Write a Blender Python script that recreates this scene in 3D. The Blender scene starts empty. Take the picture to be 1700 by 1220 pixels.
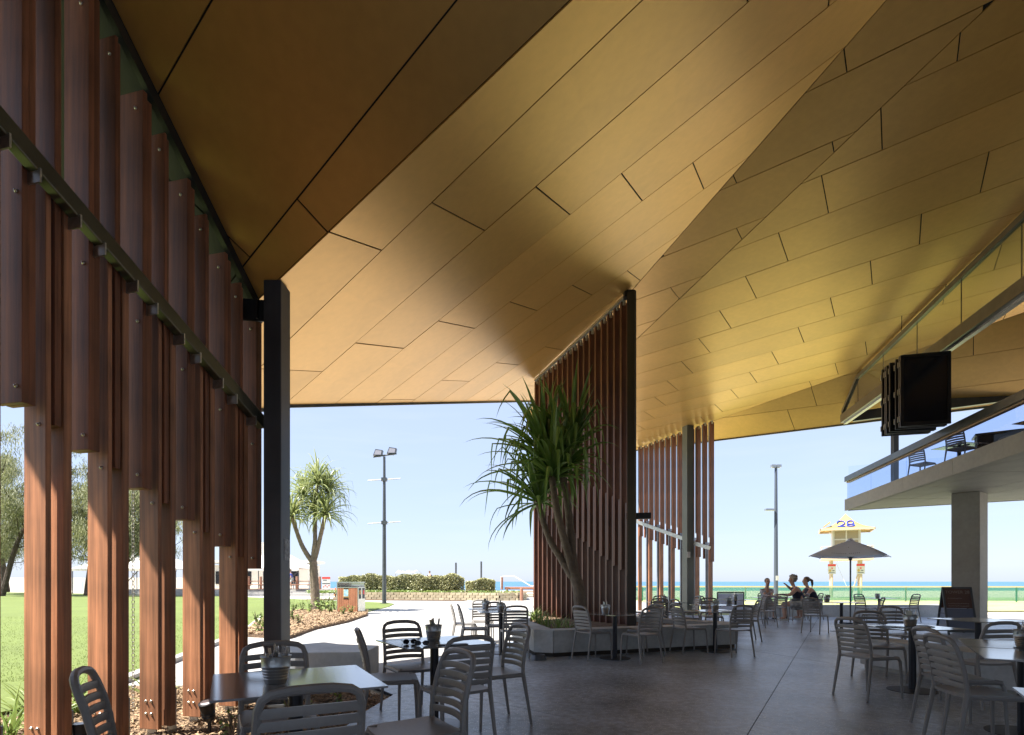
import bpy, bmesh, math, random
from mathutils import Vector, Matrix, Euler
R = math.radians
random.seed(7)
S = bpy.context.scene
COL = S.collection

# ------------------------------------------------------------------ camera, sky, sun, exposure
CAMH = 1.27; FPX = 930.0; CX = 850.0; HY = 965.0
cam = bpy.data.cameras.new('camera'); camo = bpy.data.objects.new('camera', cam); COL.objects.link(camo)
camo.location = (0, 0, CAMH); camo.rotation_euler = (R(90), 0, 0)
cam.sensor_width = 36; cam.lens = 36*FPX/1700; cam.shift_y = (HY-610)/1700; cam.clip_start = 0.05; cam.clip_end = 9000
S.camera = camo
SUN = Vector((-1, -.35, 1.7)).normalized()
W = bpy.data.worlds.new('World'); S.world = W; W.use_nodes = True
nt = W.node_tree; nt.nodes.clear()
sky = nt.nodes.new('ShaderNodeTexSky'); sky.sky_type = 'NISHITA'; sky.sun_disc = False
sky.sun_elevation = math.asin(SUN.z); sky.sun_rotation = math.atan2(SUN.x, SUN.y)
sky.air_density = 1.0; sky.dust_density = 0.6; sky.ozone_density = 1.5; sky.altitude = 10
bg = nt.nodes.new('ShaderNodeBackground'); bg.inputs['Strength'].default_value = 0.12
wo = nt.nodes.new('ShaderNodeOutputWorld')
hz = nt.nodes.new('ShaderNodeMix'); hz.data_type = 'RGBA'; hz.inputs[0].default_value = .84
hz.inputs[7].default_value = (1.68,1.98,2.72,1); nt.links.new(sky.outputs[0], hz.inputs[6]); 
gc = nt.nodes.new('ShaderNodeTexCoord'); gm = nt.nodes.new('ShaderNodeMapping'); gm.inputs['Scale'].default_value = (3,3,26); nt.links.new(gc.outputs['Generated'], gm.inputs[0])
gn = nt.nodes.new('ShaderNodeTexNoise'); gn.inputs['Scale'].default_value = 1.6; gn.inputs['Detail'].default_value = 9; nt.links.new(gm.outputs[0], gn.inputs[0])
gr = nt.nodes.new('ShaderNodeMapRange'); gr.inputs[1].default_value = .52; gr.inputs[2].default_value = .78; gr.inputs[4].default_value = .10; nt.links.new(gn.outputs[0], gr.inputs[0])
cm = nt.nodes.new('ShaderNodeMix'); cm.data_type = 'RGBA'; cm.inputs[7].default_value = (2.9,3.0,3.15,1); nt.links.new(gr.outputs[0], cm.inputs[0]); nt.links.new(hz.outputs[2], cm.inputs[6])
nt.links.new(cm.outputs[2], bg.inputs[0]); nt.links.new(bg.outputs[0], wo.inputs[0])
sl = bpy.data.lights.new('sun', 'SUN'); sl.energy = 4.6; sl.angle = R(.5); sl.color = (1, .95, .87)
so = bpy.data.objects.new('sun', sl); COL.objects.link(so); so.rotation_euler = (-SUN).to_track_quat('-Z', 'Y').to_euler()
so.location = (-20, -7, 34)
S.view_settings.view_transform = 'Standard'; S.view_settings.look = 'None'
S.view_settings.exposure = 1.65; S.view_settings.gamma = 1; S.view_settings.use_curve_mapping = False
S.render.engine = 'CYCLES'

# ------------------------------------------------------------------ helpers
def gp(px, py, z=0.0):
    "point at height z seen at pixel (px, py) of the 1700 px photograph"
    d = FPX*(CAMH-z)/(py-HY); return Vector(((px-CX)/FPX*d, d, z))
def dp(px, py, d):
    return Vector(((px-CX)/FPX*d, d, CAMH+(HY-py)/FPX*d))
class MB:
    def __init__(s): s.v = []; s.f = []
    def add(s, vs, fs):
        o = len(s.v); s.v += [tuple(v) for v in vs]; s.f += [tuple(i+o for i in f) for f in fs]; return s
    def box(s, c, sz, rot=None):
        x, y, z = [a/2 for a in sz]; c = Vector(c)
        vs = [Vector(p) for p in ((-x,-y,-z),(x,-y,-z),(x,y,-z),(-x,y,-z),(-x,-y,z),(x,-y,z),(x,y,z),(-x,y,z))]
        if rot is not None:
            if not isinstance(rot, Matrix): rot = Matrix.Rotation(rot, 3, 'Z')
            vs = [rot @ v for v in vs]
        return s.add([v+c for v in vs], [(0,3,2,1),(4,5,6,7),(0,1,5,4),(1,2,6,5),(2,3,7,6),(3,0,4,7)])
    def prism(s, poly, off):
        "poly: list of 3-D points; off: extrusion vector"
        n = len(poly); off = Vector(off); a = [Vector(p) for p in poly]
        nrm = Vector((0,0,0))
        for i in range(n):
            p, q = a[i], a[(i+1) % n]; nrm += p.cross(q)
        fl = nrm.dot(off) > 0
        fs = [tuple(range(n-1, -1, -1)), tuple(range(n, 2*n))] + [(i, (i+1) % n, n+(i+1) % n, n+i) for i in range(n)]
        if not fl: fs = [tuple(reversed(f)) for f in fs]
        return s.add(a+[p+off for p in a], fs)
    def tube(s, pts, rad, n=8, flat=1.0, up=Vector((0,0,1)), cap=True):
        pts = [Vector(p) for p in pts]; m = len(pts)
        if not hasattr(rad, '__len__'): rad = [rad]*m
        vs = []; fs = []
        for i, p in enumerate(pts):
            t = (pts[min(i+1, m-1)]-pts[max(i-1, 0)]).normalized()
            a = t.cross(up)
            if a.length < 1e-3: a = t.cross(Vector((0,1,0)))
            a.normalize(); b = a.cross(t).normalized()
            for k in range(n):
                w = 2*math.pi*k/n
                vs.append(p + a*math.cos(w)*rad[i] + b*math.sin(w)*rad[i]*flat)
        for i in range(m-1):
            for k in range(n):
                fs.append((i*n+k, i*n+(k+1) % n, (i+1)*n+(k+1) % n, (i+1)*n+k))
        if cap: fs += [tuple(range(n-1, -1, -1)), tuple((m-1)*n+k for k in range(n))]
        return s.add(vs, fs)
    def lathe(s, prof, n=20, c=(0,0,0)):
        c = Vector(c); vs = []; fs = []
        for r, z in prof:
            for k in range(n):
                w = 2*math.pi*k/n; vs.append(c+Vector((r*math.cos(w), r*math.sin(w), z)))
        for i in range(len(prof)-1):
            for k in range(n): fs.append((i*n+k, i*n+(k+1) % n, (i+1)*n+(k+1) % n, (i+1)*n+k))
        fs += [tuple(range(n-1, -1, -1)), tuple((len(prof)-1)*n+k for k in range(n))]
        return s.add(vs, fs)
    def sweep(s, pts, sec, side=None):
        "rectangular-ish section sec=[(a,b)..] swept along pts; a along side, b along world z-ish"
        pts = [Vector(p) for p in pts]; m = len(pts); n = len(sec); vs = []; fs = []
        for i, p in enumerate(pts):
            t = (pts[min(i+1, m-1)]-pts[max(i-1, 0)]).normalized()
            a = t.cross(Vector((0,0,1))).normalized(); b = a.cross(t)
            for (x, y) in sec: vs.append(p+a*x+b*y)
        for i in range(m-1):
            for k in range(n): fs.append((i*n+k, i*n+(k+1) % n, (i+1)*n+(k+1) % n, (i+1)*n+k))
        fs += [tuple(range(n-1, -1, -1)), tuple((m-1)*n+k for k in range(n))]
        return s.add(vs, fs)
    def mesh(s, name, mat=None, smooth=False):
        me = bpy.data.meshes.new(name); me.from_pydata([tuple(v) for v in s.v], [], s.f)
        if mat: me.materials.append(mat)
        if smooth:
            me.polygons.foreach_set('use_smooth', [True]*len(me.polygons))
            try: me.set_sharp_from_angle(angle=R(40))
            except Exception: pass
        me.update(); return me
def link(name, me, parent=None, loc=(0,0,0), rz=0.0):
    o = bpy.data.objects.new(name, me); COL.objects.link(o); o.location = loc; o.rotation_euler = (0,0,rz)
    if parent: o.parent = parent
    return o
def obj(name, mb, mat, parent=None, smooth=False, loc=(0,0,0), rz=0.0, label=None, cat=None, group=None, kind=None):
    o = link(name, mb.mesh(name, mat, smooth), parent, loc, rz); tag(o, label, cat, group, kind); return o
def tag(o, label=None, cat=None, group=None, kind=None):
    if label: o['label'] = label
    if cat: o['category'] = cat
    if group: o['group'] = group
    if kind: o['kind'] = kind
    return o
def thing(name, label, cat, loc=(0,0,0), rz=0.0, group=None):
    o = bpy.data.objects.new(name, None); COL.objects.link(o); o.location = loc; o.rotation_euler = (0,0,rz)
    o.empty_display_size = .1
    return tag(o, label, cat, group)
def kids(o): return KIDS.get(o.name, [])
def copy_tree(src, parent=None, loc=None, rz=None, label=None, group=None):
    c = src.copy(); COL.objects.link(c); c.parent = parent
    if loc is not None: c.location = loc
    if rz is not None: c.rotation_euler = (0,0,rz)
    if label: c['label'] = label
    if group: c['group'] = group
    for ch in [x for x in src.children]: copy_tree(ch, c)
    return c

# ------------------------------------------------------------------ materials
def mat(name, col, rough=.6, metal=0.0, noise=None, bump=None, spec=.5, grain=None, tint=None, coat=0, alpha=None):
    """noise=(scale, amount) value variation; bump=(scale, strength, distance); grain=(sx,sy,sz,amount) stretched noise"""
    m = bpy.data.materials.new(name); m.use_nodes = True; t = m.node_tree; b = t.nodes['Principled BSDF']
    b.inputs['Base Color'].default_value = (*col, 1); b.inputs['Roughness'].default_value = rough
    b.inputs['Metallic'].default_value = metal; b.inputs['Specular IOR Level'].default_value = spec
    if coat: b.inputs['Coat Weight'].default_value = coat; b.inputs['Coat Roughness'].default_value = .15
    tc = t.nodes.new('ShaderNodeTexCoord'); src = None
    def mulc(prev, fac, lo, hi):
        mr = t.nodes.new('ShaderNodeMapRange'); mr.inputs[1].default_value = .25; mr.inputs[2].default_value = .75
        mr.inputs[3].default_value = lo; mr.inputs[4].default_value = hi; t.links.new(fac, mr.inputs[0])
        mx = t.nodes.new('ShaderNodeVectorMath'); mx.operation = 'SCALE'
        if prev is None: mx.inputs[0].default_value = col
        else: t.links.new(prev, mx.inputs[0])
        t.links.new(mr.outputs[0], mx.inputs['Scale']); return mx.outputs[0]
    if noise:
        n = t.nodes.new('ShaderNodeTexNoise'); n.inputs['Scale'].default_value = noise[0]; n.inputs['Detail'].default_value = 6
        t.links.new(tc.outputs['Object'], n.inputs[0]); src = mulc(src, n.outputs[0], 1-noise[1], 1+noise[1])
        if len(noise) > 2:
            n = t.nodes.new('ShaderNodeTexNoise'); n.inputs['Scale'].default_value = noise[2]; n.inputs['Detail'].default_value = 4
            t.links.new(tc.outputs['Object'], n.inputs[0]); src = mulc(src, n.outputs[0], 1-noise[3], 1+noise[3])
    if grain:
        mp = t.nodes.new('ShaderNodeMapping'); mp.inputs['Scale'].default_value = grain[:3]
        t.links.new(tc.outputs['Object'], mp.inputs[0])
        n = t.nodes.new('ShaderNodeTexNoise'); n.inputs['Scale'].default_value = 1; n.inputs['Detail'].default_value = 8
        t.links.new(mp.outputs[0], n.inputs[0]); src = mulc(src, n.outputs[0], 1-grain[3], 1+grain[3])
        rr = t.nodes.new('ShaderNodeMapRange'); rr.inputs[3].default_value = max(0, rough-.1); rr.inputs[4].default_value = min(1, rough+.12)
        t.links.new(n.outputs[0], rr.inputs[0]); t.links.new(rr.outputs[0], b.inputs['Roughness'])
    if tint:   # per-object random brightness
        oi = t.nodes.new('ShaderNodeObjectInfo')
        mr = t.nodes.new('ShaderNodeMapRange'); mr.inputs[3].default_value = 1-tint; mr.inputs[4].default_value = 1+tint
        t.links.new(oi.outputs['Random'], mr.inputs[0])
        mx = t.nodes.new('ShaderNodeVectorMath'); mx.operation = 'SCALE'
        if src is None: mx.inputs[0].default_value = col
        else: t.links.new(src, mx.inputs[0])
        t.links.new(mr.outputs[0], mx.inputs['Scale']); src = mx.outputs[0]
    if src is not None: t.links.new(src, b.inputs['Base Color'])
    if bump:
        n = t.nodes.new('ShaderNodeTexNoise'); n.inputs['Scale'].default_value = bump[0]; n.inputs['Detail'].default_value = 5
        t.links.new(tc.outputs['Object'], n.inputs[0]); bp = t.nodes.new('ShaderNodeBump')
        bp.inputs['Strength'].default_value = bump[1]; bp.inputs['Distance'].default_value = bump[2] if len(bump) > 2 else .01
        t.links.new(n.outputs[0], bp.inputs['Height']); t.links.new(bp.outputs[0], b.inputs['Normal'])
    if alpha is not None: b.inputs['Alpha'].default_value = alpha
    return m
def leafmat(name, c1, c2, trans=.35, rough=.45, scale=3):
    m = bpy.data.materials.new(name); m.use_nodes = True; t = m.node_tree; b = t.nodes['Principled BSDF']
    b.inputs['Roughness'].default_value = rough
    g = t.nodes.new('ShaderNodeNewGeometry'); tc = t.nodes.new('ShaderNodeTexCoord')
    n = t.nodes.new('ShaderNodeTexNoise'); n.inputs['Scale'].default_value = scale; t.links.new(tc.outputs['Object'], n.inputs[0])
    ad = t.nodes.new('ShaderNodeMath'); ad.operation = 'MULTIPLY_ADD'; t.links.new(g.outputs['Random Per Island'], ad.inputs[0])
    ad.inputs[1].default_value = .6; t.links.new(n.outputs[0], ad.inputs[2])
    r = t.nodes.new('ShaderNodeValToRGB'); r.color_ramp.elements[0].color = (*c1, 1); r.color_ramp.elements[1].color = (*c2, 1)
    r.color_ramp.elements[0].position = .35; r.color_ramp.elements[1].position = 1.0
    t.links.new(ad.outputs[0], r.inputs[0]); t.links.new(r.outputs[0], b.inputs['Base Color'])
    tr = t.nodes.new('ShaderNodeBsdfTranslucent'); t.links.new(r.outputs[0], tr.inputs[0])
    mx = t.nodes.new('ShaderNodeMixShader'); mx.inputs[0].default_value = trans
    t.links.new(b.outputs[0], mx.inputs[1]); t.links.new(tr.outputs[0], mx.inputs[2])
    t.links.new(mx.outputs[0], t.nodes['Material Output'].inputs[0]); return m
def glassmat(name, tint, refl=1.45, haze=0.0):
    m = bpy.data.materials.new(name); m.use_nodes = True; t = m.node_tree; t.nodes.remove(t.nodes['Principled BSDF'])
    tr = t.nodes.new('ShaderNodeBsdfTransparent'); tr.inputs[0].default_value = (*tint, 1)
    gl = t.nodes.new('ShaderNodeBsdfGlossy'); gl.inputs['Roughness'].default_value = .02; gl.inputs[0].default_value = (.9,.95,1,1)
    fr = t.nodes.new('ShaderNodeFresnel'); fr.inputs[0].default_value = refl
    ge = t.nodes.new('ShaderNodeNewGeometry'); iv = t.nodes.new('ShaderNodeMath'); iv.operation = 'SUBTRACT'; iv.inputs[0].default_value = 1; t.links.new(ge.outputs['Backfacing'], iv.inputs[1])
    ml = t.nodes.new('ShaderNodeMath'); ml.operation = 'MULTIPLY'; t.links.new(fr.outputs[0], ml.inputs[0]); t.links.new(iv.outputs[0], ml.inputs[1])
    mx = t.nodes.new('ShaderNodeMixShader'); t.links.new(ml.outputs[0], mx.inputs[0]); t.links.new(tr.outputs[0], mx.inputs[1]); t.links.new(gl.outputs[0], mx.inputs[2])
    t.links.new(mx.outputs[0], t.nodes['Material Output'].inputs[0]); return m
def netmat(name, col, a, scale=18):
    m = bpy.data.materials.new(name); m.use_nodes = True; t = m.node_tree; b = t.nodes['Principled BSDF']
    b.inputs['Base Color'].default_value = (*col, 1); b.inputs['Roughness'].default_value = .8
    tr = t.nodes.new('ShaderNodeBsdfTransparent'); mx = t.nodes.new('ShaderNodeMixShader')
    tl = t.nodes.new('ShaderNodeBsdfTranslucent'); tl.inputs[0].default_value = (*col, 1)
    m2 = t.nodes.new('ShaderNodeMixShader'); m2.inputs[0].default_value = .5
    t.links.new(b.outputs[0], m2.inputs[1]); t.links.new(tl.outputs[0], m2.inputs[2])
    mx.inputs[0].default_value = a
    t.links.new(tr.outputs[0], mx.inputs[1]); t.links.new(m2.outputs[0], mx.inputs[2])
    t.links.new(mx.outputs[0], t.nodes['Material Output'].inputs[0]); return m

M = {}
M['bronze'] = mat('bronze_soffit_panel', (.62,.365,.11), .35, .58, noise=(.7,.09,9,.05), tint=.07)
M['dark_gap'] = mat('dark_joint', (.012,.01,.008), .8)
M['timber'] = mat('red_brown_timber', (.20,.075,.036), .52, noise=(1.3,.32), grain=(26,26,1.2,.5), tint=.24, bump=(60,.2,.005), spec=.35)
M['timber_lower'] = mat('pale_brown_timber', (.32,.135,.064), .55, noise=(1.6,.34), grain=(34,34,1.4,.5), tint=.2, bump=(60,.12,.004))  # paler brown than the timber of the upper fins
M['timber_dark'] = mat('dark_stained_timber', (.105,.042,.026), .4, noise=(1.3,.2), grain=(26,26,1.2,.35), tint=.16, bump=(60,.12,.004), spec=.6)
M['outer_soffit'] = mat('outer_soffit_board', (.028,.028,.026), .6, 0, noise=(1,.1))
M['timber_mid'] = mat('deep_red_timber', (.135,.052,.028), .45, noise=(1.3,.3), grain=(26,26,1.2,.45), tint=.25, bump=(60,.15,.004), spec=.5)
M['steel'] = mat('grey_painted_steel', (.085,.092,.10), .34, .3, noise=(3,.18), grain=(9,9,.7,.12))
M['rail'] = mat('olive_grey_steel', (.10,.10,.075), .3, .6, noise=(4,.2))
M['galv'] = mat('galvanised_steel', (.45,.45,.43), .4, .9, noise=(14,.25))
M['grey_channel'] = mat('blue_grey_channel', (.20,.22,.26), .3, .6, noise=(3,.2))
M['bolt'] = mat('bolt_steel', (.6,.56,.48), .3, .95)
M['black'] = mat('black_powder_coat', (.016,.017,.02), .4, .1, noise=(5,.1))
M['chair'] = mat('taupe_resin', (.25,.235,.22), .42, 0, noise=(40,.05), bump=(300,.05,.001))
M['table'] = mat('table_laminate', (.19,.175,.165), .13, 0, noise=(3,.08,60,.06), spec=1.0, coat=1.0)
M['table_edge'] = mat('table_metal', (.03,.03,.035), .35, .5)
M['tin'] = mat('tin_bucket', (.42,.44,.44), .38, .85, noise=(25,.15))
M['cutlery'] = mat('cutlery_steel', (.6,.58,.55), .25, .95)
M['napkin'] = mat('paper_napkin', (.5,.52,.45), .8, 0, noise=(8,.1))
M['wood_light'] = mat('pale_wood', (.5,.36,.2), .6, 0)
M['concrete'] = mat('precast_concrete', (.44,.45,.44), .62, 0, noise=(2.3,.2,18,.1), bump=(40,.15,.004))
M['concrete_slab'] = mat('slab_concrete', (.36,.34,.29), .65, 0, noise=(1.5,.12,12,.06), bump=(30,.1,.004))
M['white'] = mat('white_paint', (.58,.57,.54), .5, 0, noise=(6,.05))
M['cream'] = mat('cream_paint', (.50,.40,.28), .5, 0, noise=(6,.05))
M['yellow'] = mat('yellow_fabric', (.50,.33,.10), .6, 0, noise=(5,.06))
M['red'] = mat('red_print', (.65,.05,.04), .5)
M['blue'] = mat('blue_print', (.03,.06,.36), .5)
M['canvas'] = mat('grey_canvas', (.80,.85,.95), .8, 0, noise=(3,.05), bump=(200,.1,.001))
M['grey_print'] = mat('grey_print', (.12,.12,.15), .7)
M['skin'] = mat('skin', (.50,.29,.20), .5, 0, noise=(20,.06))
M['hair_grey'] = mat('grey_hair', (.30,.26,.21), .75, 0, noise=(40,.3), bump=(70,.5,.02))
M['hair_brown'] = mat('brown_hair', (.13,.075,.04), .6, 0, noise=(40,.3), bump=(60,.5,.02))
M['navy'] = mat('navy_cloth', (.018,.022,.04), .85, noise=(20,.2), bump=(25,.4,.01))
M['floral'] = mat('patterned_cloth', (.42,.42,.44), .85, noise=(9,.9), bump=(25,.3,.01))
M['shorts'] = mat('striped_cloth', (.4,.4,.38), .85, noise=(12,.6))
M['mulch'] = mat('bark_mulch', (.15,.095,.055), .9, 0, noise=(11,.6,45,.5), bump=(40,.9,.03))
M['chip'] = leafmat('bark_chip', (.07,.04,.022), (.42,.29,.17), .0, .85, 9)
def canvas_mat():
    m = M['canvas']; t = m.node_tree; b = t.nodes['Principled BSDF']; tl = t.nodes.new('ShaderNodeBsdfTranslucent'); tl.inputs[0].default_value = (.72,.74,.8,1)
    mx = t.nodes.new('ShaderNodeMixShader'); mx.inputs[0].default_value = .4; t.links.new(b.outputs[0], mx.inputs[1]); t.links.new(tl.outputs[0], mx.inputs[2]); t.links.new(mx.outputs[0], t.nodes['Material Output'].inputs[0])
canvas_mat()
M['leaf'] = leafmat('pandanus_leaf', (.030,.085,.015), (.19,.31,.07), .28, .33, 2)
M['leaf_pale'] = leafmat('sunlit_pandanus_leaf', (.11,.17,.04), (.42,.45,.20), .4, .38, 3)
M['hedge'] = leafmat('hedge_leaf', (.07,.09,.03), (.62,.60,.33), .25, .35, 4)
M['needle'] = leafmat('casuarina_needle', (.075,.09,.035), (.30,.31,.15), .35, .6, .7)
M['shrub'] = leafmat('shrub_leaf', (.08,.15,.03), (.32,.42,.12), .35, .4, 5)
M['blade'] = leafmat('grass_blade', (.10,.14,.028), (.17,.215,.05), .35, .6, 1)
M['bark'] = mat('grey_bark', (.21,.165,.12), .85, 0, noise=(6,.35), bump=(20,.7,.03))
M['bark_dark'] = mat('dark_bark', (.075,.055,.042), .9, 0, noise=(5,.4), bump=(12,.9,.06))
M['bark_pand'] = mat('ringed_bark', (.14,.105,.075), .8, 0, noise=(14,.3), bump=(30,.8,.02))
M['rust'] = mat('brown_timber_slats', (.36,.15,.075), .6, 0, noise=(4,.15), grain=(20,20,1,.2))
M['bollard'] = mat('turned_timber', (.33,.16,.10), .7, 0, noise=(6,.2), grain=(20,20,1,.25))
M['block'] = mat('sandstone_block', (.40,.34,.23), .85, 0, noise=(6,.25), tint=.18, bump=(25,.6,.02))
M['stainless'] = mat('stainless_steel', (.6,.6,.56), .22, 1, noise=(5,.08))
M['board'] = mat('chalkboard_brown', (.10,.045,.03), .6, 0, noise=(5,.15))
M['board_blue'] = mat('board_lower', (.11,.13,.19), .5, 0, noise=(4,.08))
M['chalk'] = mat('chalk', (.30,.24,.2), .9)
M['lens'] = mat('lamp_glass', (.45,.42,.45), .15, .3)
M['dark_glass'] = mat('dark_glass', (.012,.014,.022), .12, 0, spec=.6)
M['cone'] = mat('orange_cone', (.8,.2,.04), .5)
M['mesh_panel'] = mat('beige_mesh', (.30,.26,.19), .8, 0, noise=(60,.3))
M['tent'] = mat('white_tent', (.72,.70,.66), .7, 0, noise=(2,.04))
M['glass'] = glassmat('clear_glass', (.95,.97,.98), 1.15)
M['glass_blue'] = glassmat('blue_tinted_glass', (.78,.84,.96), 1.16)
M['glass_dim'] = glassmat('grey_tinted_glass', (.74,.76,.66), 1.4)
M['net'] = netmat('green_netting', (.10,.34,.24), .58)
M['under'] = mat('dark_wall', (.035,.026,.018), .8)
M['mulch_base'] = M['mulch']

# special ground materials
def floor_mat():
    m = mat('shaded_aggregate_concrete', (.30,.35,.42), .32, 0, noise=(1.1,.5,13,.42), bump=(140,.35,.004)); t = m.node_tree; b = t.nodes['Principled BSDF']  # roof shade is put into the colour: darker and bluer than the path
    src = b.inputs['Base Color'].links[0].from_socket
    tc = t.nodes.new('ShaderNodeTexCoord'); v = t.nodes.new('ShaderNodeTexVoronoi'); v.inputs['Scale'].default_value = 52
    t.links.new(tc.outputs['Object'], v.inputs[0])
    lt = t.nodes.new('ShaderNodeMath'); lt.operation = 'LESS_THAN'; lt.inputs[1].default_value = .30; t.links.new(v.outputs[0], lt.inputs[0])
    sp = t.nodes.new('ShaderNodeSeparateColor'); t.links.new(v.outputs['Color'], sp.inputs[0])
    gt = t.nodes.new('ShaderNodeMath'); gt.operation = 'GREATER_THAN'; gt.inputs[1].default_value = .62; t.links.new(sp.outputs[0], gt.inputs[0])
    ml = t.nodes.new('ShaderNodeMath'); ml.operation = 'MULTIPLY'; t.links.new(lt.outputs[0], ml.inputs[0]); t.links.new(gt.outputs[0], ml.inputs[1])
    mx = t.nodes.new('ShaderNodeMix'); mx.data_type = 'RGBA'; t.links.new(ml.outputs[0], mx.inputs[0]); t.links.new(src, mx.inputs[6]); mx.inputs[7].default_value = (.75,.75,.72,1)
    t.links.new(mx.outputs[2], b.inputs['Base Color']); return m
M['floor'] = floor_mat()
M['path'] = mat('pale_concrete_path', (.40,.385,.36), .75, 0, noise=(.35,.08,6,.05), bump=(50,.1,.003))
M['sand'] = mat('beach_sand', (.62,.55,.42), .9, 0, noise=(.25,.1,3,.06), bump=(5,.3,.05))
M['lawn'] = mat('mown_lawn', (.125,.165,.035), .9, 0, noise=(.4,.14,14,.18), bump=(90,.5,.01))
M['dry_grass'] = mat('dry_grass', (.40,.42,.17), .9, 0, noise=(.8,.25,8,.25), bump=(50,.7,.03))
def sea_mat():
    m = bpy.data.materials.new('sea_water'); m.use_nodes = True; t = m.node_tree; b = t.nodes['Principled BSDF']
    b.inputs['Roughness'].default_value = .35; b.inputs['Specular IOR Level'].default_value = .3
    tc = t.nodes.new('ShaderNodeTexCoord'); mp = t.nodes.new('ShaderNodeMapping'); mp.inputs['Scale'].default_value = (.012,.05,1)
    t.links.new(tc.outputs['Object'], mp.inputs[0]); n = t.nodes.new('ShaderNodeTexNoise'); n.inputs['Scale'].default_value = 1.5; n.inputs['Detail'].default_value = 8
    t.links.new(mp.outputs[0], n.inputs[0]); r = t.nodes.new('ShaderNodeValToRGB')
    r.color_ramp.elements[0].position = .35; r.color_ramp.elements[0].color = (.03,.11,.20,1); r.color_ramp.elements[1].position = .7; r.color_ramp.elements[1].color = (.07,.20,.30,1)
    t.links.new(n.outputs[0], r.inputs[0]); t.links.new(r.outputs[0], b.inputs['Base Color'])
    n2 = t.nodes.new('ShaderNodeTexNoise'); n2.inputs['Scale'].default_value = 9; n2.inputs['Detail'].default_value = 5; t.links.new(mp.outputs[0], n2.inputs[0])
    bp = t.nodes.new('ShaderNodeBump'); bp.inputs['Strength'].default_value = .7; bp.inputs['Distance'].default_value = 1.5; t.links.new(n2.outputs[0], bp.inputs['Height']); t.links.new(bp.outputs[0], b.inputs['Normal'])
    return m
M['sea'] = sea_mat()
M['foam'] = mat('wave_foam', (.8,.82,.82), .7, 0, noise=(1,.05))

# ------------------------------------------------------------------ ground, paths, lawn, sea
def sheet(name, pts, z, m, kind='structure', depth=.02):
    mb = MB(); mb.prism([(x, y, z-depth) for x, y in pts], (0,0,depth)); return obj(name, mb, m, kind=kind)
mb = MB()   # beach ground: flat, then falls to the sea
ys = [-60, 20, 50, 80, 100, 130, 160, 400]; zs = [-.06, -.06, -.06, -.06, -.9, -2.6, -4.2, -9]
for i in range(len(ys)): mb.v += [(-900, ys[i], zs[i]), (900, ys[i], zs[i])]
for i in range(len(ys)-1): mb.f.append((2*i, 2*i+1, 2*i+3, 2*i+2))
obj('ground', mb, M['sand'], kind='structure')
mb = MB(); mb.add([(-6000,118,-3.4),(6000,118,-3.4),(6000,8500,-3.4),(-6000,8500,-3.4)], [(0,1,2,3)])
obj('sea', mb, M['sea'], kind='structure')
mb = MB()
rr = random.Random(3)
for row, (y0, wd) in enumerate(((150,3.0),(178,2.5),(214,2.2),(262,2.0),(330,2.0))):
    x = -260
    while x < 330:
        L = rr.uniform(12, 70); yy = y0+rr.uniform(-7,7)
        pts = [(x+L*i/8, yy+rr.uniform(-.6,.6)) for i in range(9)]
        vs = [(px_, py_-wd*.5*math.sin(math.pi*(i+.4)/9), -3.33) for i, (px_, py_) in enumerate(pts)] + [(px_, py_+wd*.5*math.sin(math.pi*(i+.4)/9), -3.25) for i, (px_, py_) in enumerate(pts)]
        mb.add(vs, [(i, i+1, 10+i, 9+i) for i in range(8)])
        x += L+rr.uniform(4, 50)
obj('breaking_waves', mb, M['foam'], kind='stuff')
sheet('path', [(-40,6.9),(-1.75,6.9),(-1.1,9.8),(.2,12.3),(3.6,18.1),(5,21.6),(16,24.5),(16,34),(9,40),(4,46),(-14,50),(-60,56),(-60,30)], -.012, M['path'])
LAWN = [(-4.9,7.3),(-6.75,14.2),(-8.25,18.4),(-8.9,23.7),(-6.2,23.7),(-6.0,23.2),(-6.15,28),(-6.6,31.5),(-7.4,33.2),(-12,37),(-26,49),(-80,76),(-90,30),(-40,-10),(-5.0,-6)]
sheet('lawn', LAWN, .012, M['lawn'])
sheet('grass_verge', [(6.5,21.2),(17.4,21.2),(19.5,24.2),(34,24.4),(46,36),(46,44),(9,44),(8,34)], -.004, M['dry_grass'])
sheet('unseen_dark_ground', [(-60,-70),(60,-70),(60,-6.2),(-60,-6.2)], -.03, mat('light_absorbing_ground', (.035,.036,.038), .9, noise=(2,.2)))  # unseen sheet, added dark to keep bounced light off the ceiling
sheet('sand_path', [(16.3,18),(40,18),(40,23.3),(21.5,23.3),(17.0,20.6)], .0, M['path'])
FL = [(-1.47,-6),(-1.47,4.6),(-1.43,5.5),(-1.33,6.28),(-1.75,6.9),(-1.1,9.8),(.2,12.3),(3.6,18.1),(5,21),(16,21),(16,-6)]  # outer edge drawn along the roof's shadow line, shaded floor colour inside
sheet('terrace_base', FL, -.008, M['dark_gap'], depth=.03)

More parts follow.
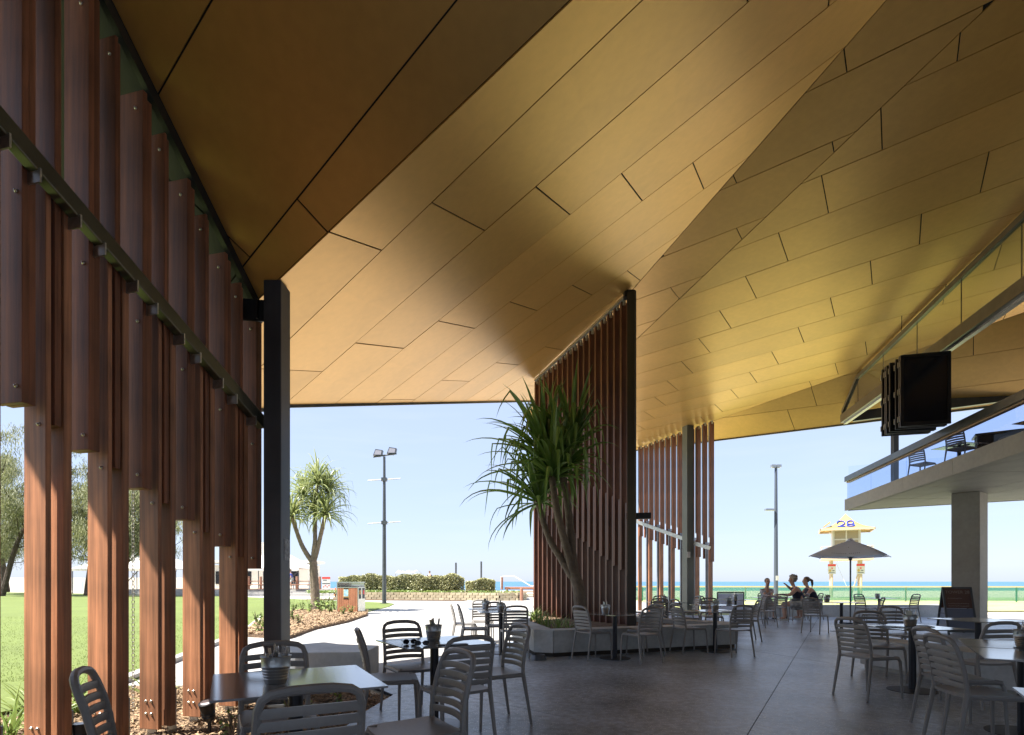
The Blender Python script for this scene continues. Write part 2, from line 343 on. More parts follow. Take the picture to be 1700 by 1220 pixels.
def split(poly, a, b):
    "split polygon by infinite line a-b"
    n = Vector((-(b[1]-a[1]), b[0]-a[0])).normalized()
    out = []
    for sgn in (1, -1):
        res = []
        for i in range(len(poly)):
            p, q = Vector(poly[i]), Vector(poly[(i+1) % len(poly)])
            dp_, dq = (p-Vector(a)).dot(n)*sgn-.004, (q-Vector(a)).dot(n)*sgn-.004
            if dp_ >= 0: res.append(tuple(p))
            if (dp_ >= 0) != (dq >= 0): t_ = dp_/(dp_-dq); res.append(tuple(p+(q-p)*t_))
        if len(res) > 2: out.append(res)
    return out
terr = thing('terrace_floor', None, None); terr['kind'] = 'structure'
pieces = [FL]
for a, b in (((4.24,10.7),(5.12,8.26)), ((-.195,8.26),(.30,9.09)), ((8.2,15.3),(4.77,9.45)), ((-.087,5.79),(.29,5.44)), ((-1.3,2.9),(4.0,1.1)), ((5,17.4),(14,15.2))):
    pieces = [q for p in pieces for q in split(p, a, b)]
for p in pieces:
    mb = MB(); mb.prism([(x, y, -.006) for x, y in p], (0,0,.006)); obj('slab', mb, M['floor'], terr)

# mulch beds
BED1 = [(-6.05,12.84),(-4.93,12.43),(-5.2,14.8),(-5.1,17.4),(-5.35,20.7),(-6.0,23.2),(-9.0,23.7),(-8.25,18.4),(-6.7,14.2)]
BED0 = [(-1.49,-6),(-1.49,4.6),(-1.45,5.5),(-1.36,6.25),(-1.9,6.85),(-4.9,6.9),(-5.0,-6)]
def inside(p, poly):
    x, y = p; c = False
    for i in range(len(poly)):
        x1, y1 = poly[i]; x2, y2 = poly[i-1]
        if (y1 > y) != (y2 > y) and x < (x2-x1)*(y-y1)/(y2-y1)+x1: c = not c
    return c
sheet('mulch_bed', BED0, -.05, M['mulch'], depth=.05)
sheet('mulch_bed', BED1, .05, M['mulch'], depth=.07)
def chips(name, poly, z, n, smin, smax, near=None):
    mb = MB(); xs = [p[0] for p in poly]; yy = [p[1] for p in poly]; k = 0
    while k < n:
        x, y = random.uniform(min(xs), max(xs)), random.uniform(min(yy), max(yy))
        if near and random.random() > near(x, y): continue
        if not inside((x, y), poly): continue
        k += 1
        a = random.uniform(0, 6.28); L = random.uniform(smin, smax); w = L*random.uniform(.2,.5)
        rot = Euler((random.uniform(-.5,.5), random.uniform(-.5,.5), a)).to_matrix()
        zz = z+random.uniform(0,.035)
        vs = [rot @ Vector(q) for q in ((-L,-w*.6,0),(L*.8,-w,0),(L,w*.5,0),(-L*.7,w,0),(0,0,w*.5))]
        mb.add([v+Vector((x, y, zz)) for v in vs], [(0,1,4),(1,2,4),(2,3,4),(3,0,4)])
    return obj(name, mb, M['chip'], kind='stuff')
chips('bark_chips', BED0, -.045, 26000, .012, .038, lambda x, y: 1 if y > 2 else .1)
chips('bark_chips', BED1, .06, 15000, .02, .07)
# kerb along lawn and mulch
kb = thing('kerb', None, None); kb['kind'] = 'structure'
for a, b in (((-4.9,7.0),(-6.72,14.2)), ((-6.72,14.2),(-8.3,18.4)), ((-8.3,18.4),(-8.95,23.6))):
    a, b = Vector(a), Vector(b); L = (b-a).length; c = (a+b)/2
    mb = MB(); mb.box((c.x, c.y, .0), (.14, L-.01, .12), math.atan2(b.y-a.y, b.x-a.x)-math.pi/2); obj('kerb_section', mb, M['path'], kb)
# grass blades on the lawn near the beds
mb = MB(); rr = random.Random(5); k = 0
while k < 30000:
    y = 7+13*rr.random()**1.3; x = rr.uniform(-9-y*.9, -4.6)
    if not inside((x, y), LAWN): continue
    k += 1; a = rr.uniform(0, 6.28); h = rr.uniform(.015,.035); w = .004; dx, dy = math.cos(a)*w, math.sin(a)*w
    lx, ly = rr.uniform(-.02,.02), rr.uniform(-.02,.02)
    mb.add([(x-dx,y-dy,.012),(x+dx,y+dy,.012),(x+lx,y+ly,.012+h)], [(0,1,2)])
obj('lawn_grass', mb, M['blade'], kind='stuff')

# ------------------------------------------------------------------ folded ceiling: planes z = aX + bY + c
PL = {'P1':(-.0440,-.9086,9.420), 'P2':(.4985,.0928,4.993), 'P3':(.0208,-.0440,7.771), 'P4':(.0597,-.0329,7.499), 'P5':(-.3431,-.3011,16.146)}
def cz(k, x, y): a, b, c = PL[k]; return a*x+b*y+c
AX = {'P1':((-.7758,.4836,-.4053),(.6302,.5607,-.5371)), 'P2':((-.7897,.5062,-.3466),(.4228,.8584,.2904)),
      'P3':((-.8126,.5813,-.0425),(.5825,.8125,-.0237)), 'P4':((-.8226,.5646,-.0677),(.5655,.8247,.0066)), 'P5':((-.7544,.6534,.0621),(.5774,.7057,-.4106))}
PO = {'P1':[(-2.652,5.855),(5.37,1.505),(7.2,1.35),(20,-.2),(20,-5),(-5.33,-5)],
      'P1o':[(-2.652,5.855),(-5.33,-5),(-8.6,-5),(-8.6,-2.7),(-6.23,2.73),(-5.42,4.6),(-4.9,7.073)],
      'P2':[(-4.9,7.073),(-3.52,8.85),(.27,16.79),(.74,17.8),(2.47,11.7),(4.07,6.09),(5.37,1.505)],
      'P3':[(5.37,1.505),(4.07,6.09),(2.47,11.7),(.74,17.8),(.42,19.3),(1.29,20),(3.05,13.85),(5.27,6.11),(6.65,1.36)],
      'P4':[(6.65,1.36),(5.27,6.11),(3.05,13.85),(1.29,20),(5.08,24.6),(6.96,21.79),(10.38,16.65),(17.2,6.4),(21,.7),(20,-.2)],
      'P5':[(5.08,24.6),(7.8,22.11),(11.36,18.83),(21.5,9.5),(21,.7),(17.2,6.4),(10.38,16.65),(6.96,21.79)]}
# strips: first joint line, pitch; cross joint for strip j at c0 + j*sh + k*per
GR = {'P1':(-.93,1.17,2.1,-.79,3.12), 'P2':(6.02,1.162,1.75,-.75,3.13), 'P3':(7.85,1.09,1.91,-1.30,2.87), 'P4':(9.83,1.087,.44,.78,2.87), 'P5':(16.03,1.24,5.86,.91,3.1)}
def inset(poly, d):
    n = len(poly); out = []
    for i in range(n):
        p0, p1, p2 = Vector(poly[i-1]), Vector(poly[i]), Vector(poly[(i+1) % n])
        e1, e2 = (p1-p0).normalized(), (p2-p1).normalized(); n1, n2 = Vector((-e1.y, e1.x)), Vector((-e2.y, e2.x))
        bis = (n1+n2).normalized(); out.append(tuple(p1+bis*(d/max(.3, bis.dot(n1)))))
    return out
def clip_poly(poly, n, d):   # keep n.p >= d
    res = []
    for i in range(len(poly)):
        p, q = poly[i], poly[(i+1) % len(poly)]
        a, b = n[0]*p[0]+n[1]*p[1]-d, n[0]*q[0]+n[1]*q[1]-d
        if a >= 0: res.append(p)
        if (a >= 0) != (b >= 0): t_ = a/(a-b); res.append((p[0]+(q[0]-p[0])*t_, p[1]+(q[1]-p[1])*t_))
    return res
GAP = .0065
for kk, poly in PO.items():
    k = kk[:2]
    a, b, c = PL[k]; nrm = Vector((-a, -b, 1)).normalized()   # upwards
    e1, _ = AX[k]; e1 = Vector(e1); e1 = (e1-nrm*e1.dot(nrm)).normalized(); e2 = nrm.cross(e1)
    if e2.y < 0: e2 = -e2
    # recompute offsets exactly as measured with the listed axes
    P3d = [Vector((x, y, cz(k, x, y))) for x, y in poly]
    mb = MB(); mb.prism([p+nrm*.02 for p in P3d], nrm*.16)
    ceil = obj('ceiling', mb, M['dark_gap'], kind='structure')
    uv = [(p.dot(e1), p.dot(e2)) for p in P3d]
    org = P3d[0]-e1*uv[0][0]-e2*uv[0][1]
    if sum(uv[i][0]*uv[(i+1) % len(uv)][1]-uv[(i+1) % len(uv)][0]*uv[i][1] for i in range(len(uv))) < 0: uv = uv[::-1]
    uv = inset(uv, .008)
    # inset along creases: shrink polygon slightly
    l0, pitch, c0, sh, per = GR[k]
    vmin, vmax = min(p[1] for p in uv), max(p[1] for p in uv); umin, umax = min(p[0] for p in uv), max(p[0] for p in uv)
    j0 = math.floor((vmin-l0)/pitch)-1; j1 = math.ceil((vmax-l0)/pitch)+1
    for j in range(j0, j1):
        va, vb = l0+j*pitch+GAP, l0+(j+1)*pitch-GAP
        cc = c0+j*sh
        q0 = math.floor((umin-cc)/per)-1; q1 = math.ceil((umax-cc)/per)+1
        for q in range(q0, q1):
            ua, ub = cc+q*per+GAP, cc+(q+1)*per-GAP
            pp = clip_poly(uv, (1,0), ua); 
            for n_, d_ in (((-1,0),-ub), ((0,1),va), ((0,-1),-vb)):
                if len(pp) > 2: pp = clip_poly(pp, n_, d_)
            if len(pp) < 3: continue
            ar = abs(sum(pp[i][0]*pp[(i+1) % len(pp)][1]-pp[(i+1) % len(pp)][0]*pp[i][1] for i in range(len(pp))))/2
            if ar < .004: continue
            cu = sum(p[0] for p in pp)/len(pp); cv = sum(p[1] for p in pp)/len(pp)
            ctr = org+e1*cu+e2*cv
            mb = MB(); mb.prism([org+e1*(cu+(p[0]-cu)*.9985)+e2*(cv+(p[1]-cv)*.9985)-ctr for p in pp], nrm*.012)
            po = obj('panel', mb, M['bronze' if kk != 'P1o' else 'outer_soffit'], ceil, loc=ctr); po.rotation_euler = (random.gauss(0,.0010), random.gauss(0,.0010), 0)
# dark gutter edges along the eaves
gt = thing('roof_gutter', None, None); gt['kind'] = 'structure'
for k, a, b in (('P2',(-4.9,7.073),(-3.52,8.85)), ('P2',(-3.52,8.85),(.27,16.79)), ('P2',(.27,16.79),(.74,17.8)), ('P3',(.74,17.8),(.42,19.3)), ('P4',(1.29,20),(5.08,24.6)), ('P5',(5.08,24.6),(11.36,18.83)), ('P5',(11.36,18.83),(21.5,9.5)), ('P1',(-5.42,4.6),(-4.9,7.073)), ('P1',(-6.23,2.73),(-5.42,4.6)), ('P1',(-8.6,-2.7),(-6.23,2.73))):
    A, B = Vector((*a, cz(k, *a))), Vector((*b, cz(k, *b))); d = (B-A); L = d.length; d.normalize()
    sd = d.cross(Vector((0,0,1))).normalized(); up = sd.cross(d)
    mid = (A+B)/2+Vector((0,0,.08))
    inw = Vector((4,12,0))-mid; inw.z = 0
    if sd.dot(inw) > 0: sd = -sd
    rot = Matrix((d, sd, up)).transposed()
    mb = MB(); mb.box(mid+sd*.03, (L, .05, .24), rot); obj('gutter_section', mb, M['steel'], gt)

# rear and side enclosure of the hall behind the camera
mb = MB(); mb.box((6,-5.2,8.4), (26,.3,10.2)); obj('rear_wall', mb, M['under'], kind='structure')
mb = MB(); mb.box((-5.45,-2.2,6), (.2,5.6,12)); obj('side_wall', mb, M['under'], kind='structure')
mb = MB(); mb.box((11.2,-1,1.7), (.25,9,3.4), R(-12)); obj('kitchen_wall', mb, M['under'], kind='structure')

# ------------------------------------------------------------------ timber fin screens
BOLT = None
def bolt_mesh():
    mb = MB(); mb.lathe([(.0001,-.001),(.013,0),(.013,.006),(.008,.010),(.006,.018),(.0001,.021)], 8); return mb.mesh('bolt', M['bolt'], True)
BOLT = bolt_mesh()
# left screen : inner face line
def LX(d): return -3.16+.247*(d-3.8)
u = Vector((.247,1,0)).normalized(); w = Vector((-u.y, u.x, 0))     # along, outward (left)
ROT = Matrix((u, w, Vector((0,0,1)))).transposed()
def left_fin(par, d, th, z0, z1, low, wd=.20, off=0, name='fin', chamf=False):
    a = Vector((LX(d), d, 0))+w*off; c = a+u*(th*1.03/2)+w*(wd/2)
    ctr = Vector((c.x, c.y, (z0+z1)/2)); mb = MB(); mb.box((0,0,0), (th*1.03, wd, z1-z0))
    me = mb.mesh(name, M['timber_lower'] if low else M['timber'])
    o = link(name, me, par, ctr); o.rotation_euler = ROT.to_euler()
    bv = o.modifiers.new('bevel', 'BEVEL'); bv.width = .004; bv.segments = 2; bv.limit_method = 'ANGLE'
    return o, a
def put_bolt(fin, wpos):
    o = link('bolt', BOLT, fin); 
    m = fin.matrix_basis.inverted() @ Matrix.Translation(wpos) @ Matrix.Rotation(R(90), 4, 'X')
    o.matrix_basis = m
ls = thing('timber_screen', 'tall screen of red brown timber fins at the left with a sloping steel rail', 'screen wall', (LX(4), 4, 0))
inv = Vector((LX(4), 4, 0))
class Off:   # parent offset helper
    pass
ls.location = (0,0,0)
def railz(d): return 4.14-.515*(d-3.47)
for k in range(-8, 6):
    dA = 3.8+.435*k
    zr = railz(dA); ub = lambda d: 2.44-.477*(d-3.67)
    top = lambda d: cz('P1', LX(d)-.1, d)-.20
    # upper hung fins
    for (o0, th) in ((-.145,.040), (-.103,.044), (.056,.024), (.082,.022)):
        d = dA+o0
        if k == 5 and o0 > 0: continue
        if d > 5.95: continue
        fo, a = left_fin(ls, d, th, ub(dA+(-.13 if o0 < 0 else .07)), top(d)-(.0 if o0 in (-.145,.056) else .01), False, wd=.235 if o0 in (-.145,.056) else .2, off=0 if o0 in (-.145,.056) else .006)
        if o0 == -.145:
            put_bolt(fo, a-u*.0+w*.05+Vector((0,0,railz(d)-.22))); put_bolt(fo, a+w*.07+Vector((0,0,top(d)-.14)))
            put_bolt(fo, a+w*.05+Vector((0,0,ub(dA-.13)+.11)))
        if o0 == .056:
            put_bolt(fo, a+w*.05+Vector((0,0,top(d)-.14)))
    if k == 5: continue
    for (o0, th) in ((0,.036), (.118,.055)):
        d = dA+o0
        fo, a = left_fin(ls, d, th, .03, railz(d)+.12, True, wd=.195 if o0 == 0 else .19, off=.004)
        zb = ub(dA-.13)
        if o0 == 0:
            put_bolt(fo, a+w*.06+Vector((0,0,zb-.10)))
            for bx in (.07,.125):
                for bz in (.16,.265): put_bolt(fo, a+w*bx+Vector((0,0,bz)))
        # foot bracket
        mb = MB(); mb.box((0,0,0), (.012,.09,.42)); br = obj('bracket', mb, M['galv'], ls, loc=a+w*(.06 if o0 else .12)+u*(th+.018)+Vector((0,0,.14))); br.rotation_euler = ROT.to_euler()
# rail on the inside face and its cleats, flashing under the soffit
A = Vector((LX(.6), .6, railz(.6)))-w*.05; B = Vector((LX(5.86), 5.86, railz(5.86)))-w*.05
d_ = (B-A); L_ = d_.length; d_.normalize(); up_ = w.cross(d_) * -1
if up_.z < 0: up_ = -up_
mb = MB(); mb.box((0,0,0), (L_, .085, .125)); o = obj('rail', mb, M['rail'], ls, loc=(A+B)/2); o.rotation_euler = Matrix((d_, w, up_)).transposed().to_euler()
bv = o.modifiers.new('bevel','BEVEL'); bv.width = .008; bv.segments = 2
for k in range(-6, 6):
    for o0 in (-.11, .15):
        d = 3.8+.435*k+o0
        if d > 5.7: continue
        mb = MB(); mb.box((0,0,0), (.012,.13,.09)); c = obj('cleat', mb, M['galv'], ls, loc=Vector((LX(d), d, railz(d)-.10))-w*.045); c.rotation_euler = ROT.to_euler()
A = Vector((LX(.2), .2, cz('P1', LX(.2), .2)-.05)); B = Vector((LX(5.95), 5.95, cz('P1', LX(5.95), 5.95)-.05)); d_ = (B-A); L_ = d_.length; d_.normalize()
mb = MB(); mb.box((0,0,0), (L_, .05, .10)); o = obj('flashing', mb, M['black'], ls, loc=(A+B)/2+w*.02); up_ = d_.cross(w); up_ = up_ if up_.z > 0 else -up_
o.rotation_euler = Matrix((d_, w, up_)).transposed().to_euler()
mb = MB(); mb.box((-2.70,5.78,4.07), (.30,.02,.22), R(10)); mb.box((-2.62,5.80,4.07), (.02,.12,.2)); obj('end_bracket', mb, M['black'], ls)

# steel column at the end of the left screen
col = thing('steel_column', 'dark grey steel column at the end of the left timber screen', 'column', (-2.44,5.82,0))
mb = MB(); mb.box((0,0,2.16), (.18,.24,4.36)); o = obj('shaft', mb, M['steel'], col)
bv = o.modifiers.new('bevel','BEVEL'); bv.width = .008; bv.segments = 2
mb = MB(); mb.box((0,0,.012), (.3,.36,.024)); obj('base_plate', mb, M['steel'], col)
mb = MB(); mb.box((.0915,.03,1.60), (.002,.13,.22)); obj('sticker', mb, mat('torn_sticker', (.35,.38,.42), .6, 0, noise=(30,.6)), col)

# rain chain hanging behind the fins
def chain(px, d, z0, z1, label):
    X = (px-CX)/FPX*d; me = None; mb = MB()
    t = thing('rain_chain', label, 'chain', (X, d, z0))
    ring = MB()
    pts = [(.014*math.cos(a), 0, .022*math.sin(a)) for a in [i*math.pi/4 for i in range(9)]]
    ring.tube(pts, .004, 4, up=Vector((0,1,0)), cap=False); me = ring.mesh('chain_link', M['galv'])
    n = int((z1-z0)/.038); n = min(n, 120)
    for i in range(n): o = link('chain_link', me, t, (0,0,i*.038), (i % 2)*R(90))
chain(221, 5.6, .0, 3.6, 'thin steel rain chain hanging between the timber fins')

# centre screen
def screen(name, label, P0, P1, topf, lowf, botf, wd, z0, pitch=.225, wsign=1, tmat='timber', cap=True, lmat='timber', rail=None, dense=False):
    P0, P1 = Vector(P0), Vector(P1); uu = (P1-P0); L = uu.length; uu.normalize(); u3 = Vector((uu.x, uu.y, 0))
    w3 = Vector((-uu.y, uu.x, 0))*wsign; rot = Matrix((u3, w3, Vector((0,0,1)))).transposed().to_euler()
    t = thing(name, label, 'screen wall'); n = int(L/pitch)
    def fin(s, th, za, zb, m, off=0.0, wid=wd):
        p = Vector((P0.x, P0.y, 0))+u3*(s+th/2)+w3*(wid/2+off); p.z = (za+zb)/2
        mb = MB(); mb.box((0,0,0), (th, wid, zb-za)); o = obj('fin', mb, M[m], t, loc=p); o.rotation_euler = rot
    for i in range(n+1):
        s = i*pitch; x, y = P0.x+uu.x*s, P0.y+uu.y*s
        tp = topf(x, y)-random.uniform(.06,.12)
        if i % 2 == 0:
            fin(s, .055, botf(s), tp, tmat); fin(s+.065, .04, z0, lowf(s), lmat, .004)
        else:
            fin(s, .055, botf(s)+.02, tp, tmat); fin(s+(.065 if dense else -.10), .045, z0, lowf(s), lmat if dense else 'grey_channel', .004)
        if not dense: fin(s+.06, .05, botf(s)+.9, tp-.02, 'grey_channel', .004, .15)
        if cap:
            mb = MB(); mb.box((0,0,0), (.10,.05,.12)); o = obj('bracket', mb, M['galv'], t, loc=Vector((x, y, tp-.02))+w3*.05); o.rotation_euler = rot
    if rail:
        for (s0, s1, za, zb) in rail:
            A = Vector((P0.x, P0.y, 0))+u3*s0-w3*.05; B = Vector((P0.x, P0.y, 0))+u3*s1-w3*.05; A.z = za; B.z = zb
            d = (B-A); LL = d.length; d.normalize(); up = d.cross(w3); up = up if up.z > 0 else -up
            mb = MB(); mb.box((0,0,0), (LL,.07,.14)); o = obj('rail', mb, M['galv'], t, loc=(A+B)/2); o.rotation_euler = Matrix((d, w3, up)).transposed().to_euler()
    return t, u3, w3
t, u3, w3 = screen('timber_screen', 'dark brown screen of vertical timber fins standing behind the tall pandanus in the planter', (2.40,11.55), (.62,14.95),
       lambda x, y: min(cz('P2', x, y), cz('P3', x, y)), lambda s: 2.9+.45*s, lambda s: 1.38+.5*s, .21, .36, wsign=-1, cap=True, dense=True, tmat='timber_mid', lmat='timber_dark')
p = Vector((2.46,11.42,0)); mb = MB(); mb.box((0,0,0), (.07,.17,6.85)); o = obj('end_post', mb, M['under'], t, loc=p+Vector((-.02,0,3.75))); o.rotation_euler = (0,0,R(55))
mb = MB(); mb.box((2.40,11.52,7.16), (.2,.16,.14)); obj('end_bracket', mb, M['black'], t)
mb = MB(); mb.box((2.62,11.6,2.62), (.5,.10,.13), R(-12)); obj('rail_stub', mb, M['black'], t)
a = Vector((2.40,11.55,0)); b = Vector((.62,14.95,0)); a.z = cz('P2',2.4,11.55)-.06; b.z = cz('P2',.62,14.95)-.06; d_ = b-a; L_ = d_.length; d_.normalize()
mb = MB(); mb.box((0,0,0), (L_,.06,.05)); o = obj('top_channel', mb, M['galv'], t, loc=(a+b)/2-w3*.01); o.rotation_euler = Matrix((d_, w3, d_.cross(w3) if d_.cross(w3).z > 0 else -d_.cross(w3))).transposed().to_euler()

# far screen
t, u3, w3 = screen('timber_screen', 'far screen of slim timber fins with a sloping rail beside a grey column', (7.36,20.75), (5.28,24.0),
       lambda x, y: min(cz('P4', x, y), cz('P5', x, y))+.02, lambda s: 2.62+.36*s, lambda s: 2.0+.33*s, .2, .02, pitch=.30, wsign=-1, cap=True, lmat='timber_lower',
       rail=[(0,.7,2.5,2.72),(1.0,3.8,2.85,3.84)])
fc = thing('steel_column', 'slim grey green steel column within the far timber screen', 'column', (6.72,21.4,0))
mb = MB(); mb.box((0,0,3.6), (.3,.3,7.2), R(20)); obj('shaft', mb, mat('olive_column', (.13,.14,.12), .5, .2, noise=(2,.1)), fc)
mb = MB(); mb.box((-.02,-.172,2.28), (.14,.01,.22), R(20)); obj('notice', mb, M['white'], fc)

# ------------------------------------------------------------------ concrete planter, benches, low walls
def wall_loop(name, label, cat, outer, inner, h, m=None, z0=0.0, toe=True):
    t = thing(name, label, cat); n = len(outer); m = m or M['concrete']
    for i in range(n):
        a, b = outer[i], outer[(i+1) % n]; c, d = inner[(i+1) % n], inner[i]
        mb = MB(); A = Vector((*a, 0)); B = Vector((*b, 0)); g = (B-A).normalized()*.004
        C_, D_ = Vector((*c,0)), Vector((*d,0))
        zz = .07
        mb.prism([A+g+Vector((0,0,zz)), B-g+Vector((0,0,zz)), C_-g+Vector((0,0,zz)), D_+g+Vector((0,0,zz))], (0,0,h-zz)); o = obj('seat_wall', mb, m, t)
        bv = o.modifiers.new('bevel','BEVEL'); bv.width = .01; bv.segments = 2
    if toe:
        cx = sum(p[0] for p in outer)/n; cy = sum(p[1] for p in outer)/n
        mb = MB(); pts = [(cx+(x-cx)*.985, cy+(y-cy)*.985, z0) for x, y in outer]; mb.prism(pts, (0,0,.08)); obj('toe', mb, M['under'], t)
    return t
PO_ = [(.37,9.5),(.69,9.37),(4.3,10.7),(4.45,11.4),(3.1,12.9),(1.3,15.6),(.2,15.6),(.0,11.6)]
PI_ = inset(PO_, .36)
pl = wall_loop('planter', 'grey concrete planter wall with seat height rim around the central timber screen', 'planter', PO_, PI_, .45)
mb = MB(); mb.prism([(x, y, .1) for x, y in PI_], (0,0,.26)); obj('soil', mb, M['mulch'], pl)
# left bench
b1 = thing('concrete_bench', 'low angular concrete bench block beside the left steel column', 'bench')
mb = MB(); mb.prism([(-2.72,7.02,.0),(-1.86,7.1,.0),(-1.86,7.84,.0),(-2.45,8.0,.0),(-3.1,8.55,.0),(-3.7,8.2,.0)], (0,0,.375)); o = obj('block', mb, M['concrete'], b1)
bv = o.modifiers.new('bevel','BEVEL'); bv.width = .012; bv.segments = 2
# right seat wall
b2 = thing('concrete_bench', 'long low concrete seat wall running behind the right foreground table', 'bench')
prev = None
for i, (ya, yb) in enumerate(((8.26,6.75),(6.742,4.9),(4.892,3.0))):
    X = lambda y: 5.13+.19*(8.26-y)
    mb = MB(); mb.prism([(X(ya),ya,.06),(X(yb),yb,.06),(X(yb)+.5,yb+.06,.06),(X(ya)+.5,ya+.06,.06)], (0,0,.37)); o = obj('seat_block', mb, M['concrete'], b2)
    bv = o.modifiers.new('bevel','BEVEL'); bv.width = .01; bv.segments = 2
    mb = MB(); mb.prism([(X(ya)+.05,ya-.03,.0),(X(yb)+.05,yb,.0),(X(yb)+.45,yb+.06,.0),(X(ya)+.45,ya,.0)], (0,0,.06)); obj('toe', mb, M['concrete_slab'], b2)
# far low wall
b3 = thing('low_wall', 'long low concrete wall between the terrace and the beach grass', 'wall')
for i in range(5):
    x0 = 7.9+i*1.6; mb = MB(); mb.box((x0+.796,20.2,.21), (1.59,.4,.42)); obj('wall_block', mb, M['concrete'], b3)

# ------------------------------------------------------------------ upper terrace (right)
def E(y): return 8.9+.2145*(y-9.74)
bt = thing('upper_terrace', 'cantilevered concrete balcony slab on the right with its fascia', 'balcony')
SL = [(E(2)+.1,2),(E(18.1)+.2,18.1),(14.45,15.8),(24,9.6),(24,2)]
mb = MB(); mb.prism([(x, y, 3.58) for x, y in SL], (0,0,.3)); obj('slab', mb, M['concrete_slab'], bt)
eu = Vector((E(10)-E(9), 1, 0)).normalized(); ew = Vector((-eu.y, eu.x, 0)); erot = Matrix((eu, ew, Vector((0,0,1)))).transposed().to_euler()
ys_ = [18.1, 16.3, 14.2, 12.0, 9.8, 7.4, 4.8, 2.0]
for i in range(7):
    ya, yb = ys_[i], ys_[i+1]; L = (ya-yb)*1.0227; p = Vector((E((ya+yb)/2)+.08, (ya+yb)/2, 3.73)); mb = MB(); mb.box((0,0,0), (L-.008,.05,.36)); o = obj('fascia_panel', mb, M['concrete_slab'], bt, loc=p); o.rotation_euler = erot
fa = Vector((E(18.1)+.16,18.1,0)); fb = Vector((24,9.6,0)); fu = (Vector((14.45,15.8,0))-Vector((E(18.1)+.2,18.1,0))).normalized()
fw = Vector((-fu.y, fu.x, 0)); frot = Matrix((fu, fw, Vector((0,0,1)))).transposed().to_euler()
for i in range(6):
    p = fa+fu*(1.0+i*2.0); p.z = 3.73; mb = MB(); mb.box((0,0,0), (1.992,.05,.36)); o = obj('fascia_panel', mb, M['concrete_slab'], bt, loc=p); o.rotation_euler = frot
# soffit boards under the slab
for i in range(12):
    for j in range(9):
        x0, y0 = 8+i*1.5+(j % 2)*.7, 2.2+j*1.9
        pp = [(x, y) for x, y in inset(SL[::-1], .04)] if False else [(x, y) for x, y in SL]
        for n_, dd in (((1,0),x0+.004), ((-1,0),-(x0+1.496)), ((0,1),y0+.004), ((0,-1),-(y0+1.896))):
            if len(pp) > 2: pp = clip_poly(pp, n_, dd)
        if len(pp) < 3: continue
        cx = sum(p[0] for p in pp)/len(pp); cy = sum(p[1] for p in pp)/len(pp)
        mb = MB(); mb.prism([(cx+(x-cx)*.99-cx, cy+(y-cy)*.99-cy, 0) for x, y in pp], (0,0,.012)); obj('soffit_board', mb, M['concrete_slab'], bt, loc=(cx, cy, 3.562))
cc = thing('concrete_column', 'thick grey concrete blade column carrying the balcony on the right', 'column', (11.95,14.62,0))
mb = MB(); mb.prism([(11.86-11.95,14.2-14.62,0),(12.42-11.95,14.62-14.62,0),(12.02-11.95,15.05-14.62,0),(11.46-11.95,14.62-14.62,0)], (0,0,3.56)); o = obj('shaft', mb, M['concrete_slab'], cc)
bv = o.modifiers.new('bevel','BEVEL'); bv.width = .015; bv.segments = 2
# balustrade
bal = thing('glass_balustrade', 'blue tinted glass balustrade with a deep metal handrail along the balcony edge', 'balustrade')
for i in range(7):
    ya, yb = ys_[i], ys_[i+1]; L = (ya-yb)*1.0227; p = Vector((E((ya+yb)/2)+.14, (ya+yb)/2, 4.2)); mb = MB(); mb.box((0,0,0), (L-.008,.014,.62)); o = obj('glass_pane', mb, M['glass_blue'], bal, loc=p); o.rotation_euler = erot
p = Vector((E(10.05)+.10, 10.05, 4.56)); mb = MB(); mb.box((0,0,0), (16.1*1.0227,.10,.16)); o = obj('handrail', mb, M['rail'], bal, loc=p); o.rotation_euler = erot
p = Vector((E(10.05)+.17, 10.05, 4.46)); mb = MB(); mb.box((0,0,0), (16.1*1.0227,.10,.03)); o = obj('timber_cap', mb, mat('cap_timber', (.45,.28,.14), .5, noise=(4,.1)), bal, loc=p); o.rotation_euler = erot
bal2 = thing('glass_balustrade', 'clear glass balustrade along the far seaward edge of the balcony', 'balustrade')
for i in range(6):
    p = fa+fu*(1.0+i*2.0)-fw*(.02 if fw.y < 0 else -.02); p.z = 4.45; mb = MB(); mb.box((0,0,0), (1.97,.014,1.08)); o = obj('glass_pane', mb, M['glass'], bal2, loc=p); o.rotation_euler = frot
# glazing above, head beam, top frame
gl = thing('clerestory_glazing', 'sloping row of clerestory glass between the balcony head beam and the soffit', 'window')
def eline(x0, name, y0, y1, z0, z1, th, hh, m, par, dx=0.0):
    A = Vector((E(y0)+dx, y0, z0)); B = Vector((E(y1)+dx, y1, z1)); d = (B-A); L = d.length; d.normalize(); up = d.cross(ew); up = up if up.z > 0 else -up
    mb = MB(); mb.box((0,0,0), (L, th, hh)); o = obj(name, mb, m, par, loc=(A+B)/2); o.rotation_euler = Matrix((d, ew, up)).transposed().to_euler(); return o
eline(0, 'head_beam', 18.1, 2, 6.52, 6.28, .16, .26, M['rail'], gl)
eline(0, 'track', 18.1, 2, 6.37, 6.13, .10, .05, M['galv'], gl, .07)
zt = lambda y: min(cz('P4', E(y), y), cz('P5', E(y), y))
ycr = 16.9
eline(0, 'top_frame', ycr, 2, zt(ycr)-.05, zt(2)-.05, .10, .12, M['rail'], gl)
eline(0, 'top_frame', ycr+.02, 18.1, zt(ycr)-.05, zt(18.1)-.30, .10, .12, M['rail'], gl)
ym = [18.1, 16.9, 15.2, 13.4, 11.6, 9.8, 8.0, 6.2, 4.4, 2.6]
